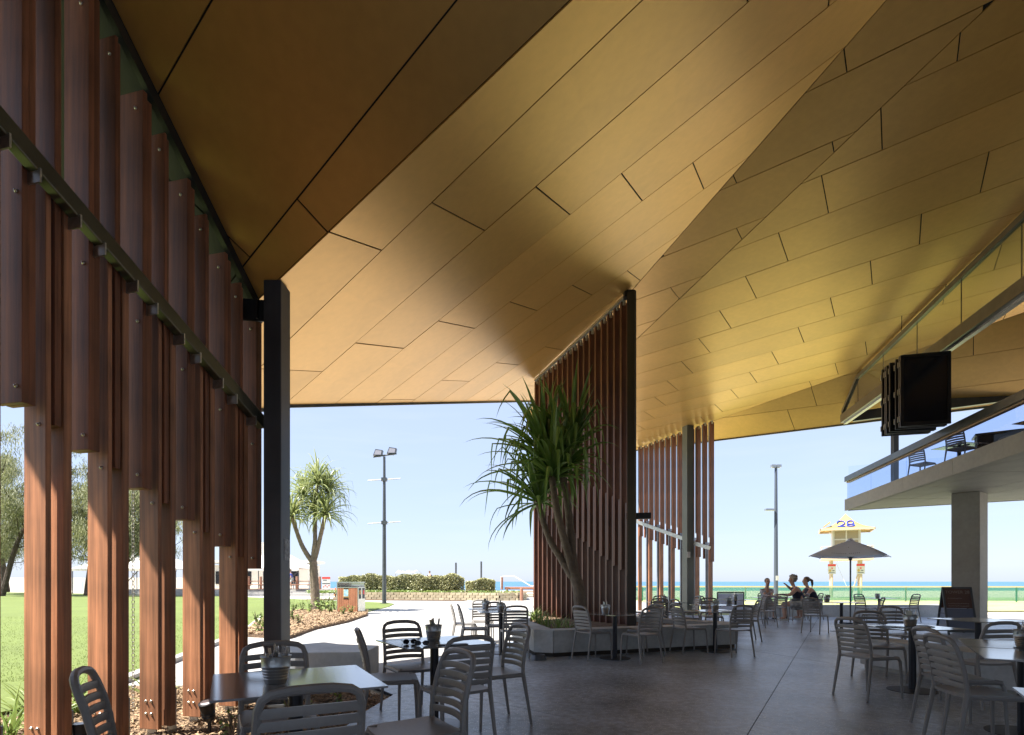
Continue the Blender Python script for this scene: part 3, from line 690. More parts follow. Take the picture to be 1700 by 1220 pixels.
for i in range(len(ym)-1):
    ya, yb = ym[i], ym[i+1]; zb = lambda y: 6.65-.015*(18.1-y)
    q = [Vector((E(y), y, z)) for y, z in ((ya-.01, zb(ya)), (yb+.01, zb(yb)), (yb+.01, zt(yb)-.1), (ya-.01, zt(ya)-.1-(.2 if i == 0 else 0)))]
    mb = MB(); mb.prism(q, ew*.012); obj('glass_pane', mb, M['glass_dim'], gl)
    if i:
        mb = MB(); mb.box((E(ya)+.006, ya, (zb(ya)+zt(ya)-.1)/2), (.02,.008,zt(ya)-.1-zb(ya))); obj('mullion', mb, M['black'], gl)
# seaward head beam
A = Vector((E(18.1)+.25,18.0,6.6)); B = A+fu*10; B.z = 6.5
mb = MB(); mb.box((0,0,0), ((B-A).length,.15,.3)); o = obj('seaward_head_beam', mb, M['steel'], gl, loc=(A+B)/2); o.rotation_euler = frot
mb = MB(); mb.box((0,0,0), ((B-A).length,.06,.04)); o = obj('track', mb, M['cream'], gl, loc=(A+B)/2+Vector((0,-.12,.42))); o.rotation_euler = frot
mb = MB(); mb.box((11.0,16.1,5.45), (.14,.14,3.1)); obj('post', mb, M['steel'], gl)
# bifold stack : seven panels folded together, standing out from the track
br = thing('bar_counter', 'dark bar back standing up on the balcony behind the chairs', 'bar')
mb = MB(); mb.prism([(12.75,15.35,3.9),(16.2,13.0,3.9),(16.5,13.4,3.9),(13.0,15.75,3.9)], (0,0,1.35)); obj('counter', mb, M['under'], br)
mb = MB(); mb.prism([(12.65,15.3,5.25),(16.2,12.88,5.25),(16.55,13.4,5.25),(13.0,15.85,5.25)], (0,0,.05)); obj('counter_top', mb, M['steel'], br)
bf = thing('folding_doors', 'stack of dark folded glass doors standing out from the balcony opening', 'folding door')
prot = math.atan2(ew.y, ew.x)
for i in range(7):
    y = 12.0+i*.115+(.12 if i > 2 else 0)
    c = Vector((E(y), y, 0))+ew*(.47+(.04 if i > 2 else 0))+eu*0; zc, hh = 5.42, 1.55
    fr = MB()
    for sx in (-1, 1): fr.box((sx*.44,0,0), (.06,.05,hh))
    for sz in (-1, 1): fr.box((0,0,sz*(hh/2-.04)), (.82,.05,.08))
    leaf = obj('door_leaf', fr, M['black'], bf, loc=(c.x, c.y, zc), rz=prot+R(3 if i % 2 else -3))
    g = MB(); g.box((0,0,0), (.82,.012,hh-.16)); obj('glass_pane', g, M['dark_glass'], leaf)
    h = MB()
    for hz in (-.6,0,.6): h.tube([(.475,-.03,hz-.06),(.475,-.03,hz+.06)], .014, 6)
    obj('hinge', h, M['galv'], leaf)

# ------------------------------------------------------------------ furniture: chair, table, bucket
def make_chair(label):
    t = thing('chair', label, 'chair', group='grey slat back cafe chairs'); ch = M['chair']
    for s in (-1, 1):
        mb = MB(); mb.tube([(s*.232,-.285,0),(s*.225,-.25,.2),(s*.216,-.215,.40),(s*.213,-.205,.46)], [.0135,.016,.019,.019], 8); obj('leg', mb, ch, t, True)
        mb = MB(); mb.tube([(s*.228,.232,0),(s*.222,.222,.25),(s*.214,.214,.40),(s*.205,.195,.438),(s*.18,.16,.447)], [.0125,.0155,.0185,.019,.014], 8); obj('leg', mb, ch, t, True)
    fr = [(-.213,-.205,.43),(-.212,-.207,.52),(-.211,-.222,.62),(-.209,-.247,.72),(-.204,-.272,.79),(-.188,-.287,.83),(-.155,-.297,.85),(-.08,-.307,.862)]
    fr = fr+[(0,-.31,.864)]+[(-x, y, z) for x, y, z in reversed(fr)]
    mb = MB(); mb.tube(fr, [.0185]*5+[.017]*9+[.0185]*5 if len(fr) == 19 else .018, 8, up=Vector((0,1,0))); obj('backrest_frame', mb, ch, t, True)
    for i in range(6):
        z = .515+i*.052; yb = -.207-(max(0, z-.5)**1.3)*.33; bow = .035
        pts = [(x, yb-bow*(1-(x/.205)**2)*.9, z+.006*(1-(x/.205)**2)) for x in (-.205,-.15,-.08,0,.08,.15,.205)]
        mb = MB(); mb.sweep(pts, [(-.007,-.0185),(.006,-.019),(.010,0),(.006,.019),(-.007,.0185),(-.010,0)]); obj('slat', mb, ch, t, True)
    mb = MB(); nx, ny = 9, 9; vs = []; fs = []
    for top in (1, 0):
        for j in range(ny):
            for i in range(nx):
                x = -1+2*i/(nx-1); y = -1+2*j/(ny-1)
                zz = .452+.010*x*x-.004*(1-y*y)-.010*max(0, y)**4 - (0 if top else .022)
                k = 1-.04*abs(x)**6*abs(y)**6
                vs.append((x*.222*k, y*.218*k+.0, zz))
    N = nx*ny
    for j in range(ny-1):
        for i in range(nx-1):
            a = j*nx+i; fs.append((a, a+1, a+nx+1, a+nx)); fs.append((N+a, N+a+nx, N+a+nx+1, N+a+1))
    for i in range(nx-1): fs += [(i, N+i, N+i+1, i+1), ((ny-1)*nx+i, (ny-1)*nx+i+1, N+(ny-1)*nx+i+1, N+(ny-1)*nx+i)]
    for j in range(ny-1): fs += [(j*nx, (j+1)*nx, N+(j+1)*nx, N+j*nx), (j*nx+nx-1, N+j*nx+nx-1, N+(j+1)*nx+nx-1, (j+1)*nx+nx-1)]
    mb.add(vs, fs); obj('seat', mb, ch, t, True)
    mb = MB()
    mb.tube([(-.214,-.2,.435),(-.214,.2,.432)], .014, 6); obj('seat_rail', mb, ch, t, True)
    mb = MB(); mb.tube([(.214,-.2,.435),(.214,.2,.432)], .014, 6); obj('seat_rail', mb, ch, t, True)
    mb = MB(); mb.tube([(-.2,.208,.428),(.2,.208,.428)], .014, 6); obj('seat_rail', mb, ch, t, True)
    return t
def make_table(label):
    t = thing('cafe_table', label, 'table', group='square cafe tables')
    mb = MB(); mb.box((0,0,.7345), (.8,.8,.011)); o = obj('tabletop', mb, M['table'], t)
    mb = MB(); mb.box((0,0,.722), (.5,.05,.012)); mb.box((0,0,.7222), (.05,.5,.0115)); obj('top_bracket', mb, M['table_edge'], t)
    mb = MB(); mb.lathe([(.038,.012),(.038,.715)], 20); obj('pedestal', mb, M['table_edge'], t, True)
    mb = MB(); mb.lathe([(.0001,.0),(.255,.0),(.255,.007),(.06,.016),(.0001,.016)], 32); obj('base', mb, M['table_edge'], t, True)
    return t
def make_bucket(label):
    t = thing('tin_bucket', label, 'bucket', group='cutlery buckets on the tables')
    pr = [(.0001,0),(.045,0),(.047,.004)]
    for i in range(5): z = .02+i*.013; r = .047+z*.16; pr += [(r,z-.004),(r+.0022,z),(r,z+.004)]
    pr += [(.062,.105),(.0635,.118)]
    mb = MB(); mb.lathe(pr+[(.0615,.118),(.060,.112),(.044,.006),(.0001,.006)], 24); obj('body', mb, M['tin'], t, True)
    mb = MB(); pts = [(.064*math.cos(a), .064*math.sin(a), .118) for a in [i*2*math.pi/20 for i in range(21)]]; mb.tube(pts, .0025, 6, cap=False); obj('rim', mb, M['tin'], t, True)
    mb = MB(); mb.box((.066,0,.098), (.006,.02,.016)); mb.box((-.066,0,.098), (.006,.02,.016)); obj('ear', mb, M['tin'], t)
    return t
def fork_mesh():
    mb = MB(); mb.box((0,0,.055), (.006,.0018,.11)); mb.box((0,0,.128), (.020,.0018,.04)); mb.box((0,0,.112), (.012,.0019,.012))
    for i in range(4): mb.box((-.009+i*.006,0,.162), (.0028,.0018,.034))
    return mb.mesh('fork', M['cutlery'])
def knife_mesh():
    mb = MB(); mb.box((0,0,.05), (.011,.004,.10)); mb.prism([(-.009,0,.1),(.009,0,.1),(.009,0,.18),(-.002,0,.2),(-.009,0,.18)], (0,.0015,0)); return mb.mesh('knife', M['cutlery'])
def napkin_mesh():
    mb = MB(); mb.prism([(-.03,0,0),(.035,0,0),(.045,0,.17),(-.025,0,.19)], (0,.006,0)); mb.prism([(-.02,.01,0),(.03,.02,0),(.02,.03,.15),(-.035,.02,.14)], (0,.005,.002)); return mb.mesh('napkin', M['napkin'])
FORK, KNIFE, NAP = fork_mesh(), knife_mesh(), napkin_mesh()

TABS = [  # X, Y, yaw, where
 (-1.167,3.02,27,'front left square table with a tin bucket of forks'),
 (-.684,4.94,31.5,'square table with folded sunglasses and a tin bucket, second from the left front'),
 (-.20,9.95,8,'sunlit table nearer the left end of the planter'),
 (-.47,11.0,8,'sunlit table furthest out on the path beyond the planter corner'),
 (1.70,9.25,35,'small dark table in front of the trunk of the tall pandanus'),
 (3.68,10.15,20,'dark table in front of the right end of the planter'),
 (4.55,12.6,10,'table behind the right end of the planter'),
 (3.95,14.3,5,'table seen under the sloping rail of the far screen'),
 (6.5,16.3,15,'table beside the low grey cafe banner'),
 (8.4,18.5,0,'table where the woman with floral top sits'),
 (9.25,18.9,0,'table pushed between the three seated people'),
 (8.35,14.2,40,'pale topped table left of the umbrella pole'),
 (11.6,17.7,0,'small table by the low wall right of the umbrella'),
 (4.66,6.52,5,'square table with bucket and dark menus in the right foreground'),
 (6.45,7.75,8,'table beyond the seat wall at the right edge'),
 (4.27,4.68,-33,'far one of two tables pushed together at the right edge'),
 (3.815,3.98,-33,'near one of two tables pushed together at the right edge'),
 (2.63,2.26,-33,'table whose corner just shows at the bottom right'),
]
tab0 = make_table(TABS[0][3]); tab0.location = (TABS[0][0], TABS[0][1], 0); tab0.rotation_euler = (0,0,R(TABS[0][2]))
for i, (x, y, a, lb) in enumerate(TABS[1:]): copy_tree(tab0, None, (x, y, 0), R(a), lb)
CH = [  # centre X, Y, facing angle (deg from +X), label
 (-.89,2.39,117,'chair in the left foreground with its back to the camera at the front left table'),
 (-1.43,3.42,-63,'chair on the far side of the front left table facing the camera'),
 (-1.69,2.66,27,'chair cut by the lower left corner, left of the front left table'),
 (-.54,3.10,213,'nearest centre chair with its seat turned to the lower left'),
 (-1.02,4.78,14,'chair left of the sunglasses table in front of the concrete bench'),
 (-.97,5.42,-58,'chair beyond the sunglasses table facing the camera'),
 (-.44,4.32,121,'chair in front of the sunglasses table seen from behind'),
 (-.17,5.05,208,'chair right of the sunglasses table facing left'),
 (-.66,9.85,8,'left chair of the sunlit table nearer the planter'),
 (-.92,10.95,8,'left chair of the sunlit table furthest out on the path'),
 (.03,9.42,98,'chair seen from behind next to the left corner of the planter'),
 (-.28,10.55,278,'chair between the two sunlit tables'),
 (-.62,11.75,278,'chair beyond the furthest sunlit table on the path'),
 (1.33,9.2,30,'left chair at the small table in front of the pandanus trunk'),
 (2.02,8.82,117,'chair seen from behind at the right of the pandanus trunk table'),
 (2.27,9.58,210,'partly hidden chair behind the right side of the pandanus trunk table'),
 (3.15,9.93,14,'left chair at the table before the right end of the planter'),
 (3.80,9.62,103,'chair seen from behind at the table before the right end of the planter'),
 (4.98,11.95,172,'profile chair with splayed legs standing right of the planter end'),
 (3.92,12.6,12,'chair with arched back left of the table behind the planter'),
 (4.75,13.3,265,'chair on the far side of the table behind the planter'),
 (5.40,15.2,-40,'chair left of the low grey cafe banner'),
 (7.0,15.55,110,'chair at the right of the banner table, the nearer one'),
 (7.2,16.55,175,'chair at the right of the banner table, the further one'),
 (3.50,13.45,85,'nearest chair seen under the sloping rail of the far screen'),
 (4.10,15.25,268,'chair facing the camera under the sloping rail of the far screen'),
 (4.78,15.2,185,'chair in profile right below the far screen rail'),
 (3.32,15.0,0,'pale lit chair in profile at the left under the far screen'),
 (3.15,14.1,20,'dark chair at the left under the far screen'),
 (8.38,17.7,92,'empty chair in front of the three seated people'),
 (9.22,18.05,168,'chair that the person with curly hair sits on'),
 (10.05,18.75,172,'chair that the person with a ponytail sits on'),
 (8.75,19.3,262,'chair that the person in the floral top sits on'),
 (7.42,13.7,38,'chair left of the pale topped table near the umbrella'),
 (8.98,14.05,158,'chair right of the pale topped table near the umbrella'),
 (11.0,17.4,285,'chair behind the right side of the umbrella table'),
 (12.35,17.5,178,'profile chair at the right of the small table by the low wall'),
 (3.95,6.2,17,'chair at the front left of the right foreground bucket table'),
 (4.72,7.2,262,'chair beyond the right foreground bucket table'),
 (6.05,8.65,275,'chair in front of the chalkboard sign'),
 (4.80,5.78,96,'chair with wide back between the bucket table and the pushed together tables'),
 (3.84,4.80,-6,'farther of two overlapping chairs in profile in the right foreground'),
 (3.47,4.16,-9,'nearer of two overlapping chairs in profile in the right foreground'),
 (6.45,6.95,95,'chair mostly cut off by the right edge beyond the seat wall'),
]
ch0 = make_chair(CH[0][3])
for i, (x, y, a, lb) in enumerate(CH):
    o = ch0 if i == 0 else copy_tree(ch0, None, None, None, lb)
    o.location = (x, y, 0); o.rotation_euler = (0, 0, R(a-90)); o.scale = (.93,.96,1)
UP = [(10.6,10.9,100,'chair nearest the opening up on the balcony'),(11.5,10.7,200,'chair further right up on the balcony'),(10.35,12.9,20,'chair behind the tinted glass left on the balcony'),(11.6,13.3,200,'chair behind the tinted glass further back on the balcony'),(10.7,14.6,20,'chair behind the far blue glass on the balcony')]
for x, y, a, lb in UP:
    o = copy_tree(ch0, None, (x, y, 3.88), R(a-90), lb, 'chairs up on the balcony')
copy_tree(tab0, None, (11.1,11.6,3.88), R(10), 'table among the chairs up on the balcony', 'tables up on the balcony')
copy_tree(tab0, None, (11.1,13.9,3.88), R(10), 'table behind the tinted glass on the balcony', 'tables up on the balcony')

TZ = .74
BK = [  # X,Y,label place, contents
 (-1.235,2.93,'tin bucket of forks on the front left table','ffffffkk'),
 (-.70,5.0,'tin bucket with menus and napkins on the sunglasses table','nnkkf'),
 (-.20,9.95,'tin bucket on the sunlit table nearer the planter','kkkf'),
 (-.52,11.0,'tin bucket on the sunlit table furthest out on the path','nk'),
 (1.55,9.3,'tin bucket on the table in front of the pandanus trunk','nkk'),
 (3.70,10.2,'tin bucket on the table before the right end of the planter','nnkf'),
 (5.0,12.9,'tin bucket on the table behind the planter','kkf'),
 (3.9,14.3,'tin bucket on the table under the far screen rail','nk'),
 (6.5,16.3,'tin bucket on the table beside the cafe banner','kk'),
 (7.98,14.2,'tin bucket on the pale topped table near the umbrella','nnkk'),
 (11.55,17.7,'tin bucket on the small table by the low wall','kk'),
 (4.62,6.5,'tin bucket of cutlery on the right foreground table','ffkkfnf'),
 (4.12,4.5,'tin bucket at the right edge on the pushed together tables','kffk'),
]
bk0 = make_bucket(BK[0][2])
for i, (x, y, lb, cs) in enumerate(BK):
    o = bk0 if i == 0 else copy_tree(bk0, None, None, None, lb)
    o.location = (x, y, TZ+.001); o.rotation_euler = (0,0,random.uniform(0,3)); s = 1.18; o.scale = (s, s, s)
    for k, c in enumerate(cs):
        a = k*2.4+i; rr_ = .028; me, nm, ct = {'f':(FORK,'fork','fork'),'k':(KNIFE,'knife','knife'),'n':(NAP,'paper_napkin','napkin')}[c]
        q = link(nm, me, None, (x+rr_*math.cos(a), y+rr_*math.sin(a), TZ+.012)); q.rotation_euler = (R(random.uniform(-5,5))-.14*math.sin(a), .17*math.cos(a), a+1)
        if c == 'n': q.scale = (.9,.9,1.0)
        pl_ = lb.split(' on ')[-1] if ' on ' in lb else lb.split(' at ')[-1]
        pl_ = pl_.replace('pushed together tables','joined tables')
        tag(q, {'f':'fork in the tin bucket on ','k':'knife in the tin bucket on ','n':'napkin in the tin bucket on '}[c]+pl_, ct, {'f':'forks','k':'knives','n':'napkins'}[c]+' in the bucket on '+pl_)
# sunglasses, menus, phone-like folders
def sunglasses(x, y, rz, lb):
    t = thing('sunglasses', lb, 'sunglasses', (x, y, TZ+.001), rz)
    for s in (-1, 1):
        mb = MB(); mb.tube([(s*.033+.026*math.cos(a), 0, .022+.02*math.sin(a)) for a in [i*math.pi/6 for i in range(13)]], .0025, 5, up=Vector((0,1,0)), cap=False); obj('lens_frame', mb, M['black'], t, True)
        mb = MB(); mb.prism([(s*.033+.025*math.cos(a), -.001, .022+.019*math.sin(a)) for a in [i*math.pi/6 for i in range(12)]], (0,.002,0)); obj('lens', mb, M['dark_glass'], t)
        mb = MB(); mb.tube([(s*.06,0,.03),(s*.05,.07,.028),(s*.02,.13,.01)], .0025, 5); obj('temple_arm', mb, M['black'], t, True)
sunglasses(-.86,4.72,R(30),'dark sunglasses lying nearer the left corner of the second table')
sunglasses(-.74,4.60,R(20),'dark sunglasses lying in front of the bucket on the second table')
def flat(name, x, y, z, sx, sy, rz, m, lb, cat, th=.006):
    mb = MB(); mb.box((0,0,th/2), (sx, sy, th)); return obj(name, mb, m, None, loc=(x, y, z), rz=R(rz), label=lb, cat=cat)
flat('menu', -.50,4.68,TZ+.001,.26,.08,22,M['black'],'black folded menu lying on the sunglasses table','menu')
flat('menu', 4.42,6.5,TZ+.001,.2,.28,30,M['black'],'dark menu left of the bucket on the right foreground table','menu')
flat('menu', 4.83,6.62,TZ+.001,.2,.28,-20,M['black'],'dark menu right of the bucket on the right foreground table','menu')
flat('menu', 4.02,4.35,TZ+.001,.16,.22,-33,M['black'],'dark menu by the bucket at the right edge','menu')
flat('menu', 3.8,10.0,TZ+.001,.2,.25,10,M['white'],'pale menu beside the bucket on the table before the planter end','menu')
# dog bowl, garden spotlights
db = thing('pet_bowl', 'shiny dark pet bowl on the floor by the planter corner', 'bowl', (.42,9.08,0))
mb = MB(); mb.lathe([(.0001,0),(.14,0),(.138,.02),(.112,.085),(.105,.088),(.095,.08),(.085,.03),(.0001,.028)], 28); obj('bowl', mb, M['steel'], db, True)
mb = MB(); mb.lathe([(.0001,.03),(.088,.031),(.0001,.032)], 20); obj('water', mb, M['dark_glass'], db, True)
def spot(x, y, z, lb, tilt=0):
    t = thing('garden_spotlight', lb, 'spotlight', (x, y, z), group='garden spotlights in the mulch')
    mb = MB(); mb.tube([(0,0,0),(0,0,.12)], .015, 8); obj('spike', mb, M['black'], t, True)
    mb = MB(); mb.lathe([(.0001,0),(.045,.0),(.05,.03),(.056,.035),(.05,.045),(.056,.06),(.05,.07),(.058,.12),(.06,.16),(.054,.165),(.0001,.16)], 20); o = obj('lamp_body', mb, M['black'], t, True, loc=(0,0,.11)); o.rotation_euler = (R(tilt),0,0)
    mb = MB(); mb.lathe([(.0001,.161),(.05,.162),(.0001,.163)], 16); o2 = obj('lens', mb, M['lens'], t, loc=(0,0,.112)); o2.rotation_euler = (R(tilt),0,0)
spot(-3.12,4.05,-.03,'cylindrical black garden spotlight behind the lower left chair')
spot(-2.62,4.85,-.03,'black garden spotlight tilted up at the foot of the fins', 20)

# ------------------------------------------------------------------ plants
def leaf_strip(mb, base, az, el, L, wd, droop, kink, rnd, seg=9):
    p = Vector(base); e = el; a = az; pts = []; 
    for i in range(seg+1):
        pts.append(p.copy()); t_ = i/seg
        d = Vector((math.cos(a)*math.cos(e), math.sin(a)*math.cos(e), math.sin(e))); p = p+d*(L/seg)
        e -= droop*(.25+1.6*t_)/seg
        if kink and abs(t_-kink) < .5/seg: e = min(e, -R(rnd.uniform(50,80)))
        e = max(e, -R(86))
    vs = []; fs = []
    side = Vector((-math.sin(a), math.cos(a), 0))
    for i, q in enumerate(pts):
        t_ = i/seg; wdt = wd*(.75+.5*min(1, t_*4))*(1-t_**2.2)+.001
        tg = (pts[min(i+1, seg)]-pts[max(i-1, 0)]).normalized(); nn = side.cross(tg).normalized()
        vs += [q-side*wdt*.5+nn*wdt*-.22*-1, q-nn*wdt*.05, q+side*wdt*.5+nn*wdt*.22]
    for i in range(seg):
        b = i*3; fs += [(b, b+1, b+4, b+3), (b+1, b+2, b+5, b+4)]
    mb.add(vs, fs)
def limb(mb, pts, r0, r1, n=10, rings=False):
    # smooth catmull path
    P = [Vector(p) for p in pts]; out = []; rad = []; K = 8 if rings else 5
    for i in range(len(P)-1):
        p0, p1, p2, p3 = P[max(i-1,0)], P[i], P[i+1], P[min(i+2, len(P)-1)]
        for j in range(K):
            t = j/K; out.append(.5*((2*p1)+(-p0+p2)*t+(2*p0-5*p1+4*p2-p3)*t*t+(-p0+3*p1-3*p2+p3)*t**3))
    out.append(P[-1]); m = len(out)
    for i in range(m): rad.append((r0+(r1-r0)*i/(m-1))*(1+(.08 if rings and i % 2 else 0)))
    mb.tube(out, rad, n)
# tall pandanus in the planter
pt = thing('pandanus_palm', 'tall dark green pandanus with arching strap leaves in the central planter', 'palm', (1.28,10.45,.36))
def L3(px, py, d): return dp(px, py, d)-Vector((1.28,10.45,.36))
mb = MB(); limb(mb, [(0,0,-.1), L3(962,985,10.45), L3(953,952,10.5)], .125, .10, 14, True); obj('trunk', mb, M['bark_pand'], pt, True)
heads = [L3(934,785,10.5), L3(916,792,10.3), L3(893,835,10.7), L3(950,750,10.9), L3(905,760,10.6)]
mb = MB(); limb(mb, [L3(954,956,10.5), L3(948,900,10.5), L3(944,850,10.5), heads[0]], .085, .06, 12, True); obj('branch', mb, M['bark_pand'], pt, True)
mb = MB(); limb(mb, [L3(953,956,10.5), L3(938,900,10.4), L3(925,850,10.3), heads[1]], .078, .055, 12, True); obj('branch', mb, M['bark_pand'], pt, True)
mb = MB(); limb(mb, [L3(950,958,10.5), L3(930,925,10.55), L3(910,890,10.6), heads[2]], .07, .05, 12, True); obj('branch', mb, M['bark_pand'], pt, True)
mb = MB(); limb(mb, [heads[0], heads[3]], .07, .06, 10, True); obj('branch', mb, M['bark_pand'], pt, True)
mb = MB(); limb(mb, [heads[1], heads[4]], .07, .06, 10, True); obj('branch', mb, M['bark_pand'], pt, True)
rnd = random.Random(11)
LV = []   # leaf variants, elevation classes
for el, dr, kk in ((80,.5,0),(72,.8,0),(65,1.0,.55),(55,1.3,0),(48,1.5,.5),(38,1.5,0),(30,1.8,.45),(18,1.7,0),(5,1.6,.4),(-15,1.4,0)):
    for v in range(2):
        b = MB(); leaf_strip(b, (.05,0,0), 0, R(el), rnd.uniform(1.25,1.75), rnd.uniform(.075,.10), dr*rnd.uniform(.85,1.15), kk*rnd.uniform(.9,1.1) if kk else 0, rnd); LV.append(b.mesh('leaf', M['leaf'], True))
cnt = 0
for hi, h in enumerate(heads):
    for k in range(54):
        f = k/54; vi = min(len(LV)-1, int(f**.85*len(LV))); a = k*2.39996+hi
        if hi in (3,4) and vi > 13: vi = rnd.randint(0, 13)
        if vi > 17 and (math.cos(a) > -.1 or hi == 0): vi = rnd.randint(6, 17)
        o = link('leaf', LV[vi], pt, h+Vector((0,0,.22-.25*f)), a); o.rotation_euler = (rnd.uniform(-.12,.12), rnd.uniform(-.12,.12), a)
        s = rnd.uniform(.75,1.08); s2 = s*(1.1 if math.cos(a) < 0 else .68); o.scale = (s2, s, s); cnt += 1
# small pandanus in the mulch bed
p0 = gp(524,1013,.04); d0 = p0.y
pt = thing('pandanus_palm', 'small sunlit three branched pandanus in the mulch bed by the path', 'palm', p0)
def L4(px, py, dd=0): return dp(px, py, d0+dd)-p0
mb = MB(); limb(mb, [(0,0,-.1), L4(523,985), L4(521,950), L4(520,932)], .20, .15, 12, True); obj('trunk', mb, M['bark'], pt, True)
hs = [L4(484,856,-.3), L4(523,850,.4), L4(541,852,-.2), L4(505,820,.5), L4(545,815,.2), L4(527,800,-.3)]
for i, mid in enumerate((L4(497,895), L4(523,895), L4(532,890))):
    mb = MB(); limb(mb, [L4(520,935), L4((520+497)/2-2 if i == 0 else 521 if i == 1 else 526, 915), mid, hs[i]], .105, .075, 10, True); obj('branch', mb, M['bark'], pt, True)
for i, j in ((0,3),(1,5),(2,4)):
    mb = MB(); limb(mb, [hs[i], hs[j]], .06, .05, 8); obj('branch', mb, M['bark'], pt, True)
for h in hs:
    mb = MB()
    for k in range(85):
        f = k/85; leaf_strip(mb, h+Vector((0,0,.1-.2*f)), k*2.4, R(85-95*f+rnd.uniform(-8,8)), rnd.uniform(1.05,1.65), rnd.uniform(.055,.08), rnd.uniform(1.3,2.5), rnd.choice((0,.45,.6)), rnd, 7)
    obj('crown', mb, M['leaf_pale'], pt, True)

def leaf_blob(mb, c, rad, n, size, rnd, flat=.6):
    for _ in range(n):
        while True:
            v = Vector((rnd.uniform(-1,1), rnd.uniform(-1,1), rnd.uniform(-1,1)))
            if .25 < v.length < 1: break
        v = Vector((v.x*rad[0], v.y*rad[1], v.z*rad[2]))+Vector(c)
        rot = Euler((rnd.uniform(-1.2,1.2), rnd.uniform(-1.2,1.2), rnd.uniform(0,6.28))).to_matrix(); s = size*rnd.uniform(.6,1.3)
        q = [rot @ Vector(p)+v for p in ((0,-s*.5,0),(s*.28,0,.05*s),(0,s*.6,0),(-s*.28,0,.05*s))]
        mb.add(q, [(0,1,2),(0,2,3)])
# hedges
def hedge(pxa, pxb, d, top, bot, dep, n, lb):
    xa, xb = (pxa-CX)/FPX*d, (pxb-CX)/FPX*d; t = thing('hedge', lb, 'hedge', ((xa+xb)/2, d, bot), group='clipped hedges above the block wall')
    L = xb-xa; mb = MB(); r = random.Random(int(pxa))
    for _ in range(n):
        x = r.uniform(-L/2, L/2); e = min(1, (L/2-abs(x))/.5)**.5
        wob = .08*math.sin(x*2.1)+.06*math.sin(x*5.3+1)
        H = (top-bot)*(.8+.2*e)+wob; y = r.uniform(-dep/2, dep/2)*(.7+.3*e); z = r.random()**.6*H
        if r.random() < .55: y = -dep/2*(.7+.3*e)+r.uniform(-.06,.12)*1+.08*math.sin(x*3)
        s = .13*r.uniform(.6,1.3); rot = Euler((r.uniform(-1.2,1.2), r.uniform(-1,1), r.uniform(0,6.28))).to_matrix()
        q = [rot @ Vector(p)+Vector((x, y, z)) for p in ((0,-s*.5,0),(s*.3,0,.06*s),(0,s*.6,0),(-s*.3,0,.06*s))]
        mb.add(q, [(0,1,2),(0,2,3)])
    obj('foliage', mb, M['hedge'], t)
    mb = MB(); mb.box((0,.1,(top-bot)*.42), (L*.93,dep*.55,(top-bot)*.8)); obj('stems', mb, mat('hedge_core', (.03,.04,.015), .95, noise=(8,.4)), t)
hedge(566,771,41,1.72,.45,1.3,16000,'long clipped hedge above the block wall')
hedge(774,822,40,1.42,.40,1.3,5500,'short clipped hedge right of the long hedge')
# block retaining wall and its bed
bw = thing('retaining_wall', 'low curved retaining wall of sandy blocks below the hedges', 'wall')
arc = [(-12.6,39.6),(-9,39.0),(-5,38.2),(-2.5,37.4),(-.9,37.0),(.3,37.3),(1.0,38.4)]
def along(path, s):
    for i in range(len(path)-1):
        a, b = Vector(path[i]), Vector(path[i+1]); L = (b-a).length
        if s <= L: return a+(b-a)*(s/L), math.atan2(b.y-a.y, b.x-a.x)
        s -= L
    return None, 0
bmb = MB(); bmb.box((0,0,0), (.36,.3,.165)); BLK = bmb.mesh('block', M['block'])
tot = sum((Vector(arc[i+1])-Vector(arc[i])).length for i in range(len(arc)-1))
for row in range(3):
    s = .2+(row % 2)*.2
    while s < tot-.2:
        p, a = along(arc, s); o = link('block', BLK, bw, (p.x, p.y+row*.05, .07+row*.175), a); o.location.y += random.uniform(-.03,.03); s += .41
mb = MB(); mb.prism([(x, y+.25, -.05) for x, y in arc]+[(1.0,42.5,-.05),(-13,43,-.05)], (0,0,.5)); obj('bed_soil', mb, M['mulch'], bw)
sheet('mulch_strip', [(-14.5,38.6),(-9,37.6),(-3.2,36.2),(-3.0,37.3),(-9,38.8),(-13.2,39.8)], .03, M['mulch'])
mb = MB(); r = random.Random(9)
for _ in range(5000):
    x = r.uniform(-14.5,.6); y = r.uniform(39.4,40.2) if x < -3 else r.uniform(37.8,39); s = r.uniform(.06,.14)
    if r.random() > .35+.65*(x < -7): continue
    rot = Euler((r.uniform(-1,1), r.uniform(-1,1), r.uniform(0,6.3))).to_matrix(); z = .45+r.uniform(0,.18)
    mb.add([rot @ Vector(p)+Vector((x, y, z)) for p in ((0,-s*.5,0),(s*.3,0,0),(0,s,0),(-s*.3,0,0))], [(0,1,2),(0,2,3)])
obj('ground_cover', mb, M['shrub'], kind='stuff')

